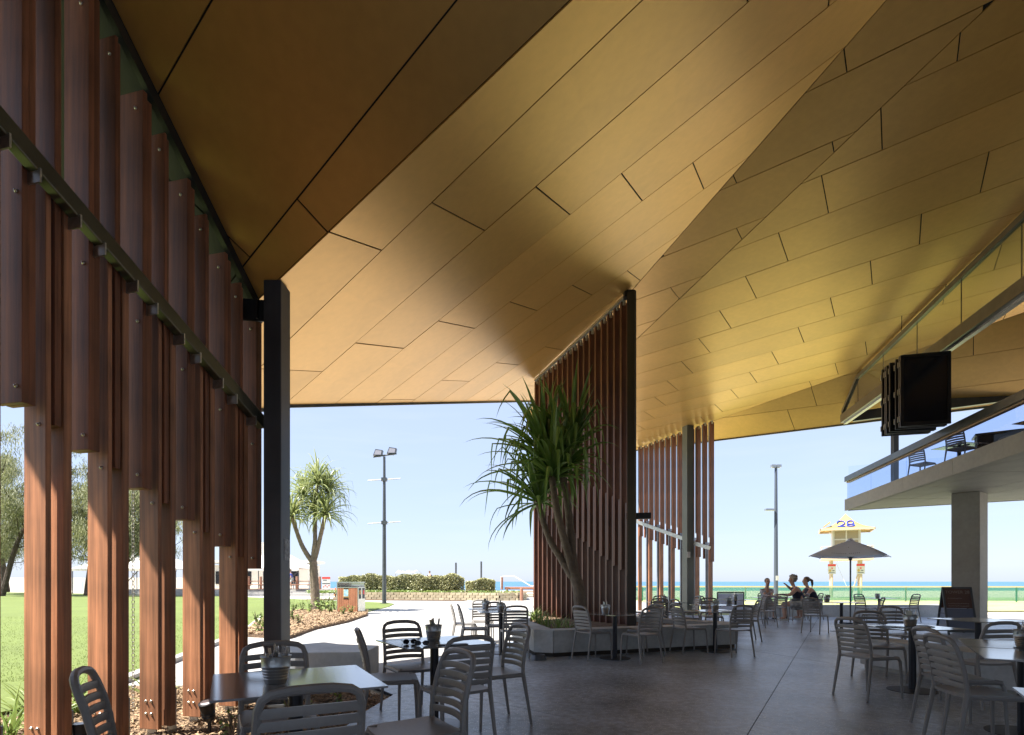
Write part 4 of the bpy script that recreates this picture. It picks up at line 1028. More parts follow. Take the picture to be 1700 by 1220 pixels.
def shrub(x, y, z, h, n, lb, strap=False, grp=None):
    t = thing('shrub', lb, 'plant', (x, y, z), group=grp); mb = MB(); r = random.Random(int(x*77+y*13))
    if strap:
        for k in range(n): leaf_strip(mb, (r.uniform(-.05,.05), r.uniform(-.05,.05), 0), k*2.4, R(r.uniform(40,82)), h*r.uniform(.7,1.3), .016+.01*h, r.uniform(.8,1.8), 0, r, 6)
        obj('leaves', mb, M['shrub'], t, True)
    else:
        st = MB()
        for k in range(5):
            tip = Vector((r.uniform(-.3,.3)*h*1.2, r.uniform(-.3,.3)*h, h*r.uniform(.6,1))); st.tube([(0,0,0), tip*.5+Vector((0,0,.05)), tip], [.012,.008,.004], 5)
            for q in range(n//5):
                f = r.uniform(.25,1); c = tip*f; a = r.uniform(0,6.28); s = .10*h/.45*r.uniform(.7,1.2)
                rot = Euler((r.uniform(-.9,.4), 0, a)).to_matrix(); mb.add([rot @ Vector(p)+c for p in ((0,0,0),(s*.3,s*.45,.02*s),(0,s,0),(-s*.3,s*.45,.02*s))], [(0,1,2),(0,2,3)])
        obj('leaves', mb, M['shrub'], t); obj('stem', st, M['bark'], t)
grp = 'young shrubs in the sunny mulch bed'
BL = ['leafy shrub just right of the steel column at the back of the sunny bed','second leafy shrub from the steel column along the back of the sunny bed','leafy shrub just left of the small pandanus trunk','tall leafy shrub against the right side of the small pandanus trunk','bushy shrub midway between the small pandanus and the litter bin','shrub behind the midway shrub near the litter bin','shrub in front of the left edge of the litter bin','shrub in front of the right half of the litter bin','shrub low in the bed just right of the steel column','lowest shrub beside the right edge of the steel column','shrub left of the steel column near the lawn kerb','nearest shrub left of the steel column','farthest shrub left of the steel column by the kerb','tallest shrub behind the small pandanus trunk']
for i, (px, py, h) in enumerate(((487,1016,.55),(502,1014,.5),(514,1018,.6),(531,1016,.7),(547,1018,.65),(556,1014,.5),(571,1022,.45),(583,1018,.4),(488,1030,.45),(497,1036,.35),(430,1040,.45),(432,1050,.4),(426,1036,.4),(541,1012,.6))):
    p = gp(px, py, .05); shrub(p.x, p.y, .05, h, 60, BL[i], grp=grp)
SL2 = ['strappy plant outside the second pair of left fins','strappy plant outside the nearest visible left fins','strappy plant outside the fins before the rain chain','strappy plant outside the far end of the left fins','strappy plant at the lower left corner of the photo','leafy groundcover under the middle of the front left table','leafy groundcover right of the front left table pedestal','leafy groundcover behind the front left table','leafy groundcover at the left side under the front left table','strappy tuft at the foot of the last left fins']
for i, (x, y, h, s) in enumerate(((-4.15,4.9,.5,True),(-3.95,4.35,.45,True),(-4.3,5.5,.45,True),(-3.75,5.9,.4,True),(-4.35,3.9,.5,True),(-2.1,5.3,.3,False),(-1.85,5.0,.3,False),(-1.75,5.75,.25,False),(-2.3,4.6,.28,False),(-2.35,6.3,.3,True))):
    shrub(x, y, -.03, h, 40, SL2[i], s, 'strappy plants outside the left fins' if s else 'small plants under the left tables')
PT = ['spiky tuft in the middle of the planter left side','spiky tuft nearer the planter front corner','spiky tuft towards the back left of the planter','low spiky tuft right behind the planter front corner','farthest spiky tuft at the back of the planter','smallest spiky tuft behind the planter front rim','spiky tuft against the left foot of the dark screen']
for i, (x, y, h) in enumerate(((.62,11.6,.55),(.72,11.0,.5),(.55,12.3,.6),(.85,10.5,.45),(.5,13.1,.6),(1.05,10.35,.35),(.95,11.0,.4))):
    shrub(x, y, .36, h*.75, 15, PT[i], True, 'spiky tufts in the planter')
for x, lb in ((11.8,'small leafy plant behind the low wall left of the small table pedestal'),(12.15,'small leafy plant behind the low wall under the small table'),(8.9,'small leafy plant behind the low wall left of the seated people'),(9.1,'small leafy plant behind the low wall behind the seated people')): shrub(x, 20.5, 0, .55, 40, lb, False, 'small plants behind the low wall')

# casuarina trees
def casuarina(x, y, H, seed, lb, spread=1.0, nclump=260):
    r = random.Random(seed); t = thing('casuarina_tree', lb, 'tree', (x, y, 0), group='casuarina trees across the lawn')
    mb = MB(); tips = []
    for s in range(3):
        a = r.uniform(0,6.28); lean = r.uniform(.08,.22)*H; b = Vector((r.uniform(-.5,.5), r.uniform(-.5,.5), 0))
        pts = [b, b+Vector((math.cos(a)*lean*.3, math.sin(a)*lean*.3, H*.3)), b+Vector((math.cos(a)*lean*.8, math.sin(a)*lean*.8, H*.6)), b+Vector((math.cos(a)*lean, math.sin(a)*lean, H*.92))]
        limb(mb, pts, .24, .04, 8)
        for q in range(9):
            f = r.uniform(.25,.95); i = min(2, int(f*3)); base = pts[i].lerp(pts[i+1], f*3-i); aa = r.uniform(0,6.28); L = H*(.32-.18*f)*r.uniform(.7,1.3)*spread
            tip = base+Vector((math.cos(aa)*L, math.sin(aa)*L, L*r.uniform(.2,.9))); mid = base.lerp(tip, .5)+Vector((0,0,-.15*L*r.uniform(-.3,1)))
            limb(mb, [base, mid, tip], .075, .015, 6); tips += [(base, mid, tip)]
    obj('trunk', mb, M['bark_dark'], t, True)
    mb = MB()
    for _ in range(nclump):
        base, mid, tip = r.choice(tips); f = r.uniform(.3,1.15); c = base.lerp(mid, f*2) if f < .5 else mid.lerp(tip, f*2-1)
        c = c+Vector((r.gauss(0,.35), r.gauss(0,.35), r.gauss(0,.3)))
        for q in range(26):
            p = c+Vector((r.gauss(0,.33), r.gauss(0,.33), r.gauss(0,.28))); l = r.uniform(.25,.6); a = r.uniform(0,6.28); w_ = .028
            d = Vector((math.cos(a)*.4, math.sin(a)*.4, -r.uniform(.3,1))).normalized()*l; sd = Vector((-math.sin(a), math.cos(a), 0))*w_
            mb.add([p-sd, p+sd, p+d*.6+sd*.6+Vector((0,0,.04)), p+d], [(0,1,2),(0,2,3)])
    obj('crown', mb, M['needle'], t)
TR = [(-44,48,15.5,'tall feathery casuarina at the far left edge beyond the lawn'),(-37.5,50,11.5,'casuarina with bare lower trunks left of the first gap between fins'),(-52,55,14,'casuarina further back at the far left'),(-32.5,47,11,'casuarina with twisted trunk seen in the gap between fins'),(-60,66,14,'tallest casuarina in the back left corner'),(-42,66,11,'casuarina behind the others across the lawn')]
for i, (x, y, H, lb) in enumerate(TR): casuarina(x, y, H, 40+i, lb, nclump=620 if i < 4 else 400)
# tree beyond the left edge whose boughs shade the fins are not in view

# ------------------------------------------------------------------ street furniture and beach things
# rubbish bin
bn = thing('litter_bin', 'brown slatted litter bin with steel sides and a recycling sticker by the path', 'bin', (-6.35,22.1,0), R(-10)); bn.scale = (.87,1,1)
mb = MB(); mb.box((-.50,0,.62), (.035,.62,1.24)); obj('side_panel', mb, M['stainless'], bn); mb = MB(); mb.box((.50,0,.52), (.035,.62,1.04)); obj('side_panel', mb, M['stainless'], bn)
mb = MB(); mb.box((-.0,0,1.235), (1.03,.66,.03)); obj('canopy', mb, M['stainless'], bn)
mb = MB(); mb.box((-.02,.3,1.12), (.98,.02,.2)); obj('hood_back', mb, M['stainless'], bn)
mb = MB(); mb.box((.0,0,1.035), (.98,.62,.03)); obj('lid', mb, M['stainless'], bn)
for s in (-.26,.26):
    mb = MB(); mb.lathe([(.14,0),(.15,.0),(.15,.02),(.14,.02)], 20, (s,-.05,1.05)); obj('opening_ring', mb, M['black'], bn, True)
for i in range(9):
    mb = MB(); mb.box((-.43+i*.1075,-.30,.54), (.098,.03,.92)); obj('slat', mb, M['rust'], bn)
mb = MB(); mb.box((0,0,.52), (.94,.52,.98)); obj('liner', mb, M['black'], bn)
mb = MB(); mb.box((-.06,-.320,.80), (.27,.008,.42)); obj('poster', mb, M['yellow'], bn)
mb = MB(); mb.box((-.06,-.326,.82), (.21,.004,.26)); obj('poster_picture', mb, mat('poster_picture', (.35,.6,.75), .5, noise=(14,.6)), bn)
mb = MB(); mb.box((-.06,-.326,.62), (.24,.004,.06)); mb.box((-.06,-.3255,.985), (.24,.004,.04)); obj('poster_band', mb, M['black'], bn)
for s in (-.16,.16):
    mb = MB(); mb.box((.522,s,.80), (.006,.2,.42)); o = obj('side_sticker', mb, M['black'], bn); mb = MB(); mb.box((.526,s,.84), (.004,.14,.16)); obj('side_sticker_picture', mb, M['yellow'] if s < 0 else M['red'], bn)

# floodlight pole
fp = gp(637,1003,0); fp = Vector((-7.25,31.8,0))
t = thing('floodlight_pole', 'tall dark pole with two floodlights and two pairs of cross bars', 'lamp post', fp)
mb = MB(); mb.tube([(0,0,0),(0,0,4.6),(0,0,8.35)], [.125,.10,.07], 14); obj('pole', mb, M['steel'], t, True)
mb = MB(); mb.lathe([(.0001,0),(.24,0),(.24,.03),(.0001,.03)], 14); obj('base_plate', mb, M['steel'], t, True)
for z in (7.05, 4.6):
    mb = MB(); mb.box((0,0,z), (.30,.24,.2)); obj('collar', mb, M['steel'], t)
    for s in (-1,1):
        mb = MB(); mb.tube([(s*.1,0,z),(s*.93,.0,z+s*.06)], .03, 8); obj('cross_bar', mb, M['galv'], t, True)
mb = MB(); mb.tube([(-.62,0,8.33),(.70,0,8.52)], .045, 8); obj('head_bar', mb, M['steel'], t, True)
for s in (-.36,.42):
    mb = MB(); mb.prism([(-.26,-.1,0),(.22,-.1,0),(.28,-.1,.30),(-.12,-.1,.36)], (0,.28,0)); fl = obj('floodlight', mb, M['steel'], t, loc=(s,0,8.45+s*.14))
    mb = MB(); mb.prism([(-.20,-.112,.04),(.19,-.112,.04),(.23,-.112,.26),(-.10,-.112,.31)], (0,.008,0)); obj('lens', mb, M['lens'], fl)
    mb = MB(); mb.box((0,.0,-.05), (.3,.04,.08)); obj('yoke', mb, M['galv'], fl)
# second lamp post on the beach side
t = thing('lamp_post', 'slim grey lamp post with a small arm light standing behind the seated people', 'lamp post', (12.25,26,0))
mb = MB(); mb.tube([(0,0,0),(0,0,3),(0,0,6.55)], [.10,.085,.06], 12); obj('pole', mb, mat('blue_grey_pole', (.10,.12,.15), .4, .3), t, True)
mb = MB(); mb.tube([(0,0,4.55),(-.35,-.1,4.58)], .03, 8); mb.box((-.33,-.1,4.58), (.42,.2,.09)); obj('arm_light', mb, M['tin'], t)
mb = MB(); mb.box((-.12,0,6.62), (.2,.18,.12)); mb.box((.12,0,6.62), (.2,.18,.12)); mb.box((0,0,6.56), (.3,.1,.06)); obj('camera_pair', mb, M['tin'], t)
mb = MB(); mb.box((0,-.14,1.42), (.13,.03,.22)); obj('label_plate', mb, M['white'], t)

# cafe banner
t = thing('cafe_barrier', 'low grey framed cafe banner between the tables beyond the planter', 'barrier', (6.75,17.3,0), R(-4))
for s in (-.4,.4):
    mb = MB(); mb.tube([(s,0,0),(s,0,.93)], .018, 8); obj('post', mb, M['steel'], t, True)
    mb = MB(); mb.box((s,0,.012), (.06,.4,.024)); obj('foot', mb, M['steel'], t)
mb = MB(); mb.tube([(-.4,0,.93),(.4,0,.93)], .022, 8); mb.tube([(-.4,0,.3),(.4,0,.3)], .018, 8); obj('bar', mb, M['steel'], t, True)
mb = MB(); mb.box((0,0,.62), (.76,.01,.56)); obj('banner', mb, M['canvas'], t)

# parasol (folding market umbrella, square)
t = thing('market_umbrella', 'open square grey market umbrella with faint lettering over the far tables', 'umbrella', (10.15,16.8,0), R(8))
mb = MB(); mb.tube([(0,0,0),(0,0,2.45)], .024, 10); obj('pole', mb, M['steel'], t, True)
mb = MB(); mb.lathe([(.0001,0),(.3,0),(.3,.05),(.05,.08),(.0001,.08)], 20); obj('base', mb, M['steel'], t, True)
cr = [(1.36*math.cos(a), 1.36*math.sin(a), 2.02) for a in (R(0), R(90), R(180), R(270))]; apex = Vector((0,0,2.50))
mb = MB(); N = 10
for i in range(4):
    A, B = Vector(cr[i]), Vector(cr[(i+1) % 4]); base_i = len(mb.v); rows = []
    for j in range(N+1):
        f = j/N; row = []
        for k in range(N+1):
            g = k/N; e = A.lerp(B, g); sag = .09*math.sin(math.pi*g)*f
            p = apex.lerp(e, f); inw = (Vector((0,0,p.z))-p); p = p+inw*(.16*math.sin(math.pi*g)*f*f); p.z -= sag*.5-.03*math.sin(math.pi*f); row.append(p)
        rows.append(row)
    vs = [p for row in rows for p in row]; mb.add(vs, [(j*(N+1)+k, j*(N+1)+k+1, (j+1)*(N+1)+k+1, (j+1)*(N+1)+k) for j in range(N) for k in range(N)])
can = obj('canopy', mb, M['canvas'], t, True); sd = can.modifiers.new('solid','SOLIDIFY'); sd.thickness = .003
mb = MB(); mb.lathe([(.11,2.47),(.10,2.51),(.03,2.55),(.0001,2.56)], 8); obj('vent_cap', mb, M['canvas'], t, True)
for i in range(4):
    e = Vector(cr[i]); mb = MB(); mb.tube([Vector((0,0,2.47)), e*1.0+Vector((0,0,-.012))], .011, 6); obj('rib', mb, M['steel'], t, True)
    mb = MB(); mb.tube([Vector((0,0,1.95)), Vector((e.x*.42, e.y*.42, 2.27))], .010, 6); obj('strut', mb, M['steel'], t, True)
    m_ = (Vector(cr[i])+Vector(cr[(i+1) % 4]))/2; mb = MB(); mb.tube([Vector((0,0,1.95)), Vector((m_.x*.5, m_.y*.5, 2.27))], .008, 6); obj('strut', mb, M['steel'], t, True)
mb = MB(); mb.lathe([(.035,1.90),(.05,1.92),(.05,1.98),(.035,2.0)], 12); obj('runner', mb, M['steel'], t, True)
# faint print on the two near panels: rows of small strokes
for side, (A, B) in enumerate(((Vector(cr[2]), Vector(cr[3])), (Vector(cr[3]), Vector(cr[0])))):
    mb = MB(); r = random.Random(side)
    nn = (B-A).cross(apex-A).normalized(); nn = nn if nn.z > 0 else -nn; du = (B-A).normalized()
    for k in range(15):
        g = .24+k*.033
        if k == 8: continue
        f = .86-.10*abs(g-.5); e = A.lerp(B, g); p = apex.lerp(e, f); inw = (Vector((0,0,p.z))-p); p = p+inw*(.16*math.sin(math.pi*g)*f*f); p.z -= .045*math.sin(math.pi*g)*f-.03*math.sin(math.pi*f)
        dv = (apex-e).normalized(); h = .03
        q = p+nn*.012
        mb.add([q-du*.012-dv*h*.5, q+du*.012-dv*h*.5, q+du*.012+dv*h*.5, q-du*.012+dv*h*.5], [(0,1,2,3)])
    obj('lettering', mb, M['grey_print'], t)

# text helper
def text_mesh(s, size, ext=.002, off=0.0):
    cu = bpy.data.curves.new('txt', 'FONT'); cu.body = s; cu.size = size; cu.extrude = ext; cu.align_x = 'CENTER'; cu.align_y = 'CENTER'; cu.resolution_u = 3; cu.offset = off
    o = bpy.data.objects.new('txt', cu); COL.objects.link(o); dg = bpy.context.evaluated_depsgraph_get(); dg.update()
    me = bpy.data.meshes.new_from_object(o.evaluated_get(dg)); bpy.data.objects.remove(o); return me
# A-frame chalkboard
t = thing('a_frame_sign', 'folding A frame chalkboard sign in front of the concrete column', 'sign', (10.75,13.55,0), R(-14))
tilt = math.atan2(.30, 1.12)
def aframe(sgn, boards):
    rot = Matrix.Rotation(-tilt*sgn, 4, 'X'); piv = Vector((0,0,1.12))
    def place(o): o.matrix_basis = Matrix.Translation(piv) @ rot
    fr = MB()
    for sx in (-1,1): fr.box((sx*.29,0,-.58), (.04,.03,1.18))
    for z in (-.01,-1.08): fr.box((0,0,z), (.54,.03,.04))
    o = obj('frame', fr, M['steel'], t); place(o)
    mb = MB(); mb.box((0,0,-.27), (.54,.012,.48)); o = obj('chalkboard', mb, M['board'], t); place(o)
    mb = MB(); mb.box((0,0,-.79), (.54,.012,.54)); o = obj('lower_board', mb, M['board_blue'] if sgn > 0 else M['canvas'], t); place(o)
    if boards:
        for s, sz, z in (('TOWER 28',.105,-.12),):
            me = text_mesh(s, sz, .001); me.materials.append(M['chalk']); o = link('lettering', me, t); o.matrix_basis = Matrix.Translation(piv) @ rot @ Matrix.Translation((0,-.0085,z)) @ Matrix.Rotation(R(90), 4, 'X')
        mb = MB(); r = random.Random(2)
        for row, (z, n) in enumerate(((-.27,9),(-.40,15),(-.46,14))):
            x = -.22
            for k in range(n):
                w_ = r.uniform(.012,.03); mb.box((x+w_/2,-.0075,z+r.uniform(-.006,.006)), (w_,.002,.014)); x += w_+.01
                if x > .2: break
        o = obj('handwriting', mb, M['chalk'], t); place(o)
aframe(1, True); aframe(-1, False)
for sx in (-.31,.31):
    mb = MB(); mb.tube([(sx,-.16,.5),(sx,.16,.5)], .006, 5); obj('strap', mb, M['steel'], t)

# beach fence with green netting
t = thing('beach_fence', 'long beach fence with timber top rail and green netting', 'fence')
FA, FB = Vector((5.2,36.5,0)), Vector((44,33.5,0)); fd = (FB-FA).normalized(); Lf = (FB-FA).length; fr_ = math.atan2(fd.y, fd.x)
n = 12
for i in range(n+1):
    p = FA+fd*(Lf*i/n); mb = MB(); mb.tube([(0,0,-.1),(0,0,.92)], .045, 8); o = obj('post', mb, mat('green_post', (.05,.25,.14), .6) if i % 3 else M['cream'], t, True, loc=p)
    if i < n:
        c = FA+fd*(Lf*(i+.5)/n); mb = MB(); mb.box((0,0,0), (Lf/n-.02,.08,.09)); obj('top_rail', mb, mat('rail_timber', (.55,.44,.24), .7), t, loc=c+Vector((0,0,.93)), rz=fr_)
        mb = MB(); mb.box((0,0,.47), (Lf/n-.02,.012,.82)); obj('netting', mb, M['net'], t, loc=c+Vector((0,-.06,0)), rz=fr_)

# lifeguard tower
LT = Vector((26.8,45,0)); t = thing('lifeguard_tower', 'cream lifeguard tower number 28 with a peaked yellow roof on legs', 'lifeguard tower', LT, R(-27)); t.scale = (.78,.78,1)
for sx in (-1.3,1.25):
    for sy in (-1.2,1.2):
        mb = MB(); mb.tube([(sx,sy,-.1),(sx,sy,3.0)], .12, 8); obj('leg', mb, M['cream'], t, True)
mb = MB(); mb.tube([(.35,-1.2,0),(1.25,-1.2,2.7)], .06, 6); obj('brace', mb, M['cream'], t, True)
mb = MB(); mb.tube([(-.9,-1.2,2.7),(.0,-1.25,.9)], .02, 5); mb.tube([(-.5,-1.25,.0),(.4,-1.25,1.1)], .02, 5); obj('stay_cable', mb, M['white'], t)
mb = MB(); mb.box((0,0,3.02), (4.5,4.2,.16)); obj('deck', mb, M['cream'], t)
for i in range(9):
    mb = MB(); mb.tube([(-2.2+i*.55,-2.05,3.1),(-2.2+i*.55,-2.05,4.0)], .03, 5); obj('rail_post', mb, M['cream'], t)
for z in (3.55,4.0):
    mb = MB(); mb.tube([(-2.25,-2.05,z),(2.25,-2.05,z)], .035, 5); obj('rail', mb, M['cream'], t)
    for s in (-2.22,2.22):
        mb = MB(); mb.tube([(s,-2.05,z),(s,2.0,z)], .035, 5); obj('rail', mb, M['cream'], t)
mb = MB(); mb.box((0,.3,4.25), (2.5,2.4,2.3)); cab = obj('cabin', mb, M['white'], t)
for s in (-.54,.54):
    for z in (4.95, 4.25):
        mb = MB(); mb.box((s,-.915,z), (.98,.04,.60)); obj('window_screen', mb, M['mesh_panel'], t)
mb = MB()
for s in (-1.2,0,1.2): mb.box((s,-.93,4.6), (.12,.06,1.5))
mb.box((0,-.935,4.6), (2.5,.06,.08)); obj('window_frame', mb, M['white'], t)
# roof: concave pyramid
mb = MB(); K = 8; ap = Vector((0,.2,6.72)); cs = [Vector((sx*2.35, .2+sy*2.2, 5.42)) for sx, sy in ((-1,-1),(1,-1),(1,1),(-1,1))]
def roofp(i, f, g, lift=0):
    e = cs[i].lerp(cs[(i+1) % 4], g); p = ap.lerp(e, f); p.z -= .34*math.sin(math.pi*f)*(1-.3*f); p.z += lift; return p
for i in range(4):
    vs = [roofp(i, j/K, k/K) for j in range(K+1) for k in range(K+1)]; mb.add(vs, [(j*(K+1)+k, (j+1)*(K+1)+k, (j+1)*(K+1)+k+1, j*(K+1)+k+1) for j in range(K) for k in range(K)])
ro = obj('roof', mb, M['yellow'], t, True); sd = ro.modifiers.new('solid','SOLIDIFY'); sd.thickness = .04
mb = MB()
for i in range(4):
    a, b = cs[i], cs[(i+1) % 4]; c = (a+b)/2; mb.box(c+Vector((0,0,-.06)), ((b-a).length+.1,.10,.16), math.atan2((b-a).y, (b-a).x))
obj('fascia', mb, M['cream'], t)
mb = MB(); mb.box((0,0,0), (.7,.5,.08), Euler((0,R(-32),0)).to_matrix()); o = obj('vent_flap', mb, M['yellow'], t, loc=(-1.75,-1.4,5.78))
mb = MB(); mb.lathe([(.0001,0),(.12,.03),(.15,.12),(.1,.2),(.0001,.22)], 10); obj('speaker_horn', mb, M['cream'], t, True, loc=(-1.45,-1.5,5.05))
def onroof(x, v):   # v 0..1 up the front face of the roof
    f = .80-.48*v; q = roofp(0, f, .5); q.x = x; q.z += .05; q.y -= .05; return q
mb = MB(); two = [(-.95,.72),(-.90,.90),(-.72,1.0),(-.50,1.0),(-.32,.90),(-.28,.74),(-.38,.55),(-.62,.30),(-.95,.04),(-.24,.04)]
mb.tube([onroof(x+.14, v) for x, v in two], .055, 6, up=Vector((0,1,0)))
for cy_, ry, rx in ((.76,.23,.29),(.27,.26,.34)):
    mb.tube([onroof(.36+rx*math.cos(a), cy_+ry*math.sin(a)) for a in [k*math.pi/8 for k in range(17)]], .055, 6, up=Vector((0,1,0)), cap=False)
me = mb.mesh('number', M['blue'])
link('number', me, t)
for sx in (-1.3,1.2):
    mb = MB(); mb.box((sx,-1.36,2.25), (.72,.04,.80)); sg = obj('sign_board', mb, M['white'], t)
    mb = MB(); mb.box((sx,-1.384,2.55), (.70,.01,.16)); mb.box((sx+.02,-1.384,2.30), (.10,.01,.14)); obj('sign_print', mb, M['red'], sg)
    mb = MB(); mb.box((sx-.16,-1.384,2.12), (.2,.01,.2), Euler((0,R(45),0)).to_matrix()); obj('sign_symbol', mb, M['yellow'], sg)
    mb = MB(); mb.box((sx+.14,-1.384,2.12), (.2,.01,.05)); mb.box((sx,-1.384,1.95), (.5,.01,.04)); obj('sign_text_bars', mb, M['black'], sg)

# distant posts, deck, bollards, handrail
for i, (px, pt_, pb, d) in enumerate(((757,934,956,58),(799,932,962,57))):
    X = (px-CX)/FPX*d; h = CAMH+(HY-pt_)/FPX*d; mb = MB(); mb.box((0,0,h/2), (.17,.17,h)); mb.box((0,-.09,h-.4), (.08,.04,.3))
    obj('net_post', mb, M['steel'], None, loc=(X, d, 0), label=('dark net post rising behind the long hedge' if i == 0 else 'dark net post rising behind the short hedge'), cat='post', group='net posts')
dk = thing('timber_boardwalk', 'brown timber boardwalk with slatted steps behind the short hedge', 'boardwalk')
for r_ in range(3):
    mb = MB(); mb.box((4.2,45+r_*.25,.18+r_*.24), (9.6,.22,.10)); obj('step_board', mb, M['bollard'], dk)
mb = MB(); mb.box((4.2,47.8,.72), (9.6,4.4,.12)); obj('deck', mb, M['bollard'], dk)
for i in range(5):
    mb = MB(); mb.box((-.4+i*2.2,45.9,.35), (.14,.14,.65)); obj('deck_post', mb, M['bollard'], dk)
def bollard(px, d, z0, h, lb):
    mb = MB(); mb.lathe([(.0001,0),(.11,0),(.11,h-.16),(.095,h-.15),(.095,h-.12),(.11,h-.11),(.11,h-.01),(.1,h),(.0001,h)], 12)
    obj('bollard', mb, M['bollard'], None, True, loc=((px-CX)/FPX*d, d, z0), label=lb, cat='bollard', group='timber bollards')
bollard(833,45.5,.6,1.0,'timber bollard at the top of the boardwalk steps'); bollard(866,37,-.02,.85,'timber bollard at the foot of the handrail'); bollard(888,44,.6,.95,'timber bollard on the boardwalk against the dark screen')
for i, (px, lb) in enumerate(((413,'timber bollard left of the steel column by the picnic tables'),(433,'timber bollard just left of the steel column'),(493,'timber bollard beside the person in blue'),(531,'timber bollard left of the red and white sign'))): bollard(px, 50, .55, 1.15, lb)
hr = thing('handrail', 'pale tubular handrail coming down the boardwalk steps', 'handrail')
mb = MB(); mb.tube([(-.9,45.3,.7),(-.9,45.3,1.62),(-.55,45.0,1.70),(.2,43.6,1.66),(1.3,39.2,.95),(1.7,38.6,.93),(1.7,38.6,.6)], .035, 8); obj('tube', mb, M['white'], hr, True)
# raised promenade wall and picnic things at the left
pw = thing('promenade_step', 'long pale stepped promenade edge beyond the lawn', 'steps')
for r_ in range(3):
    mb = MB(); mb.box((-24,49.5+r_*.6,.10+r_*.18), (22,.6,.2+r_*.001)); obj('step', mb, M['path'], pw)
mb = MB(); mb.box((-24,54,.5), (22,6.5,.1)); obj('landing', mb, M['bollard'], pw)
def picnic(px, d, lb):
    t = thing('picnic_table', lb, 'picnic table', ((px-CX)/FPX*d, d, .55), group='picnic tables on the promenade')
    mb = MB(); mb.box((0,0,.73), (2.0,.7,.07)); obj('tabletop', mb, M['bollard'], t)
    for s in (-.7,.7):
        mb = MB(); mb.box((0,s,.43), (2.0,.25,.06)); obj('seat', mb, M['bollard'], t)
        mb = MB(); mb.box((s,0,.36), (.08,1.3,.08)); mb.box((s,.25,.36), (.07,.07,.7)); mb.box((s,-.25,.36), (.07,.07,.7)); obj('leg', mb, M['galv'], t)
picnic(423,50.5,'picnic table glimpsed left of the steel column'); picnic(502,50.5,'picnic table right of the steel column beside the person in blue')
def marquee(x, y, w_, dd, h0, h1, lb):
    t = thing('marquee', lb, 'tent', (x, y, .4), group='white marquees by the beach')
    mb = MB(); c = [(-w_/2,-dd/2,h0),(w_/2,-dd/2,h0),(w_/2,dd/2,h0),(-w_/2,dd/2,h0)]
    mb.add(c+[(-w_*.12,0,h1),(w_*.12,0,h1)], [(0,1,5,4),(1,2,5),(2,3,4,5),(3,0,4)]); mb.box((0,-dd/2,h0-.12), (w_,.03,.26)); obj('canopy', mb, M['tent'], t)
    for sx in (-1,1):
        for sy in (-1,1):
            mb = MB(); mb.tube([(sx*w_/2*.97,sy*dd/2*.95,-.4),(sx*w_/2*.97,sy*dd/2*.95,h0)], .05, 6); obj('pole', mb, M['steel'], t)
    mb = MB(); mb.tube([(w_/2*.97,-dd/2*.9,h0*.9),(w_/2*.97-1.3,-dd/2*.9,.6)], .05, 6); obj('brace', mb, M['steel'], t)
    return t
marquee(-22.6,54,6.0,5,2.1,3.7,'white marquee roof peeking out right of the steel column')
marquee(-43,62,7,6,2.2,3.8,'white marquee glimpsed through the second gap in the left fins')
marquee(-37.5,60,6,5,2.2,3.6,'white marquee glimpsed behind the rain chain')
bd = thing('beach_shelter', 'pale low beach building glimpsed between the fins and the steel column', 'building', (-30,68,0))
mb = MB(); mb.box((0,0,1.6), (12,4,3.2)); obj('wall', mb, M['tent'], bd); mb = MB(); mb.box((0,0,3.6), (13,5,.3)); mb.box((-1,0,4.8), (6,3,2.2)); obj('roof', mb, M['tent'], bd)
for i in range(4):
    mb = MB(); mb.box((-4.2+i*2.8,-2.02,1.7), (1.4,.06,1.5)); obj('window', mb, M['dark_glass'], bd)
mb = MB(); t = thing('low_fence', 'pale beach fence along the far side of the lawn', 'fence', (-52,72,0))
for i in range(14):
    mb = MB(); mb.box((-14+i*2.4,0,.9), (2.3,.04,1.7)); obj('fence_panel', mb, M['tent'], t)
# red and white notice
t = thing('notice_sign', 'red and white notice board on two legs beside the small pandanus trunk', 'sign', ((541.5-CX)/FPX*44,44,0))
mb = MB(); mb.box((0,0,1.15), (.66,.03,.95)); obj('board', mb, M['white'], t)
mb = MB(); mb.box((0,-.02,1.54), (.64,.006,.15)); obj('red_header', mb, M['red'], t)
mb = MB(); mb.box((0,-.02,1.10), (.62,.006,.05)); mb.box((-.1,-.02,1.36), (.3,.006,.04)); obj('print_lines', mb, M['black'], t)
mb = MB()
for k in range(4): mb.box((-.2+k*.14,-.02,.84+(k % 2)*.1), (.09,.006,.07))
obj('print_symbols', mb, M['red'], t)
for s in (-.25,.25):
    mb = MB(); mb.box((s,.03,.55), (.05,.04,1.1)); obj('leg', mb, M['galv'], t)
t = thing('traffic_cone', 'small orange cone beyond the litter bin', 'cone', ((557-CX)/FPX*47,47,.05))
mb = MB(); mb.lathe([(.0001,0),(.17,0),(.17,.03),(.12,.04),(.03,.68),(.0001,.7)], 12); obj('cone_body', mb, M['cone'], t, True)
# rolled shade canopies beyond the hedge
for i, px in enumerate((664,679,692)):
    d = 52; X = (px-CX)/FPX*d; mb = MB(); pts = [(-.42+.84*k/8, 0, 2.05+.22*math.sin(math.pi*k/8)) for k in range(9)]
    t = thing('play_hoop', ('arched shade frame furthest left above the long hedge','arched shade frame in the middle above the long hedge','open arched frame on the right above the long hedge')[i], 'frame', (X, d, 0), group='arched frames beyond the hedge')
    mb.tube([(-.42,0,0)]+pts+[(.42,0,0)], .025, 6); obj('hoop', mb, M['galv'], t)
    if i < 2: mb = MB(); mb.prism(pts, (0,1.0,0)); obj('shade_cloth', mb, M['canvas'], t)

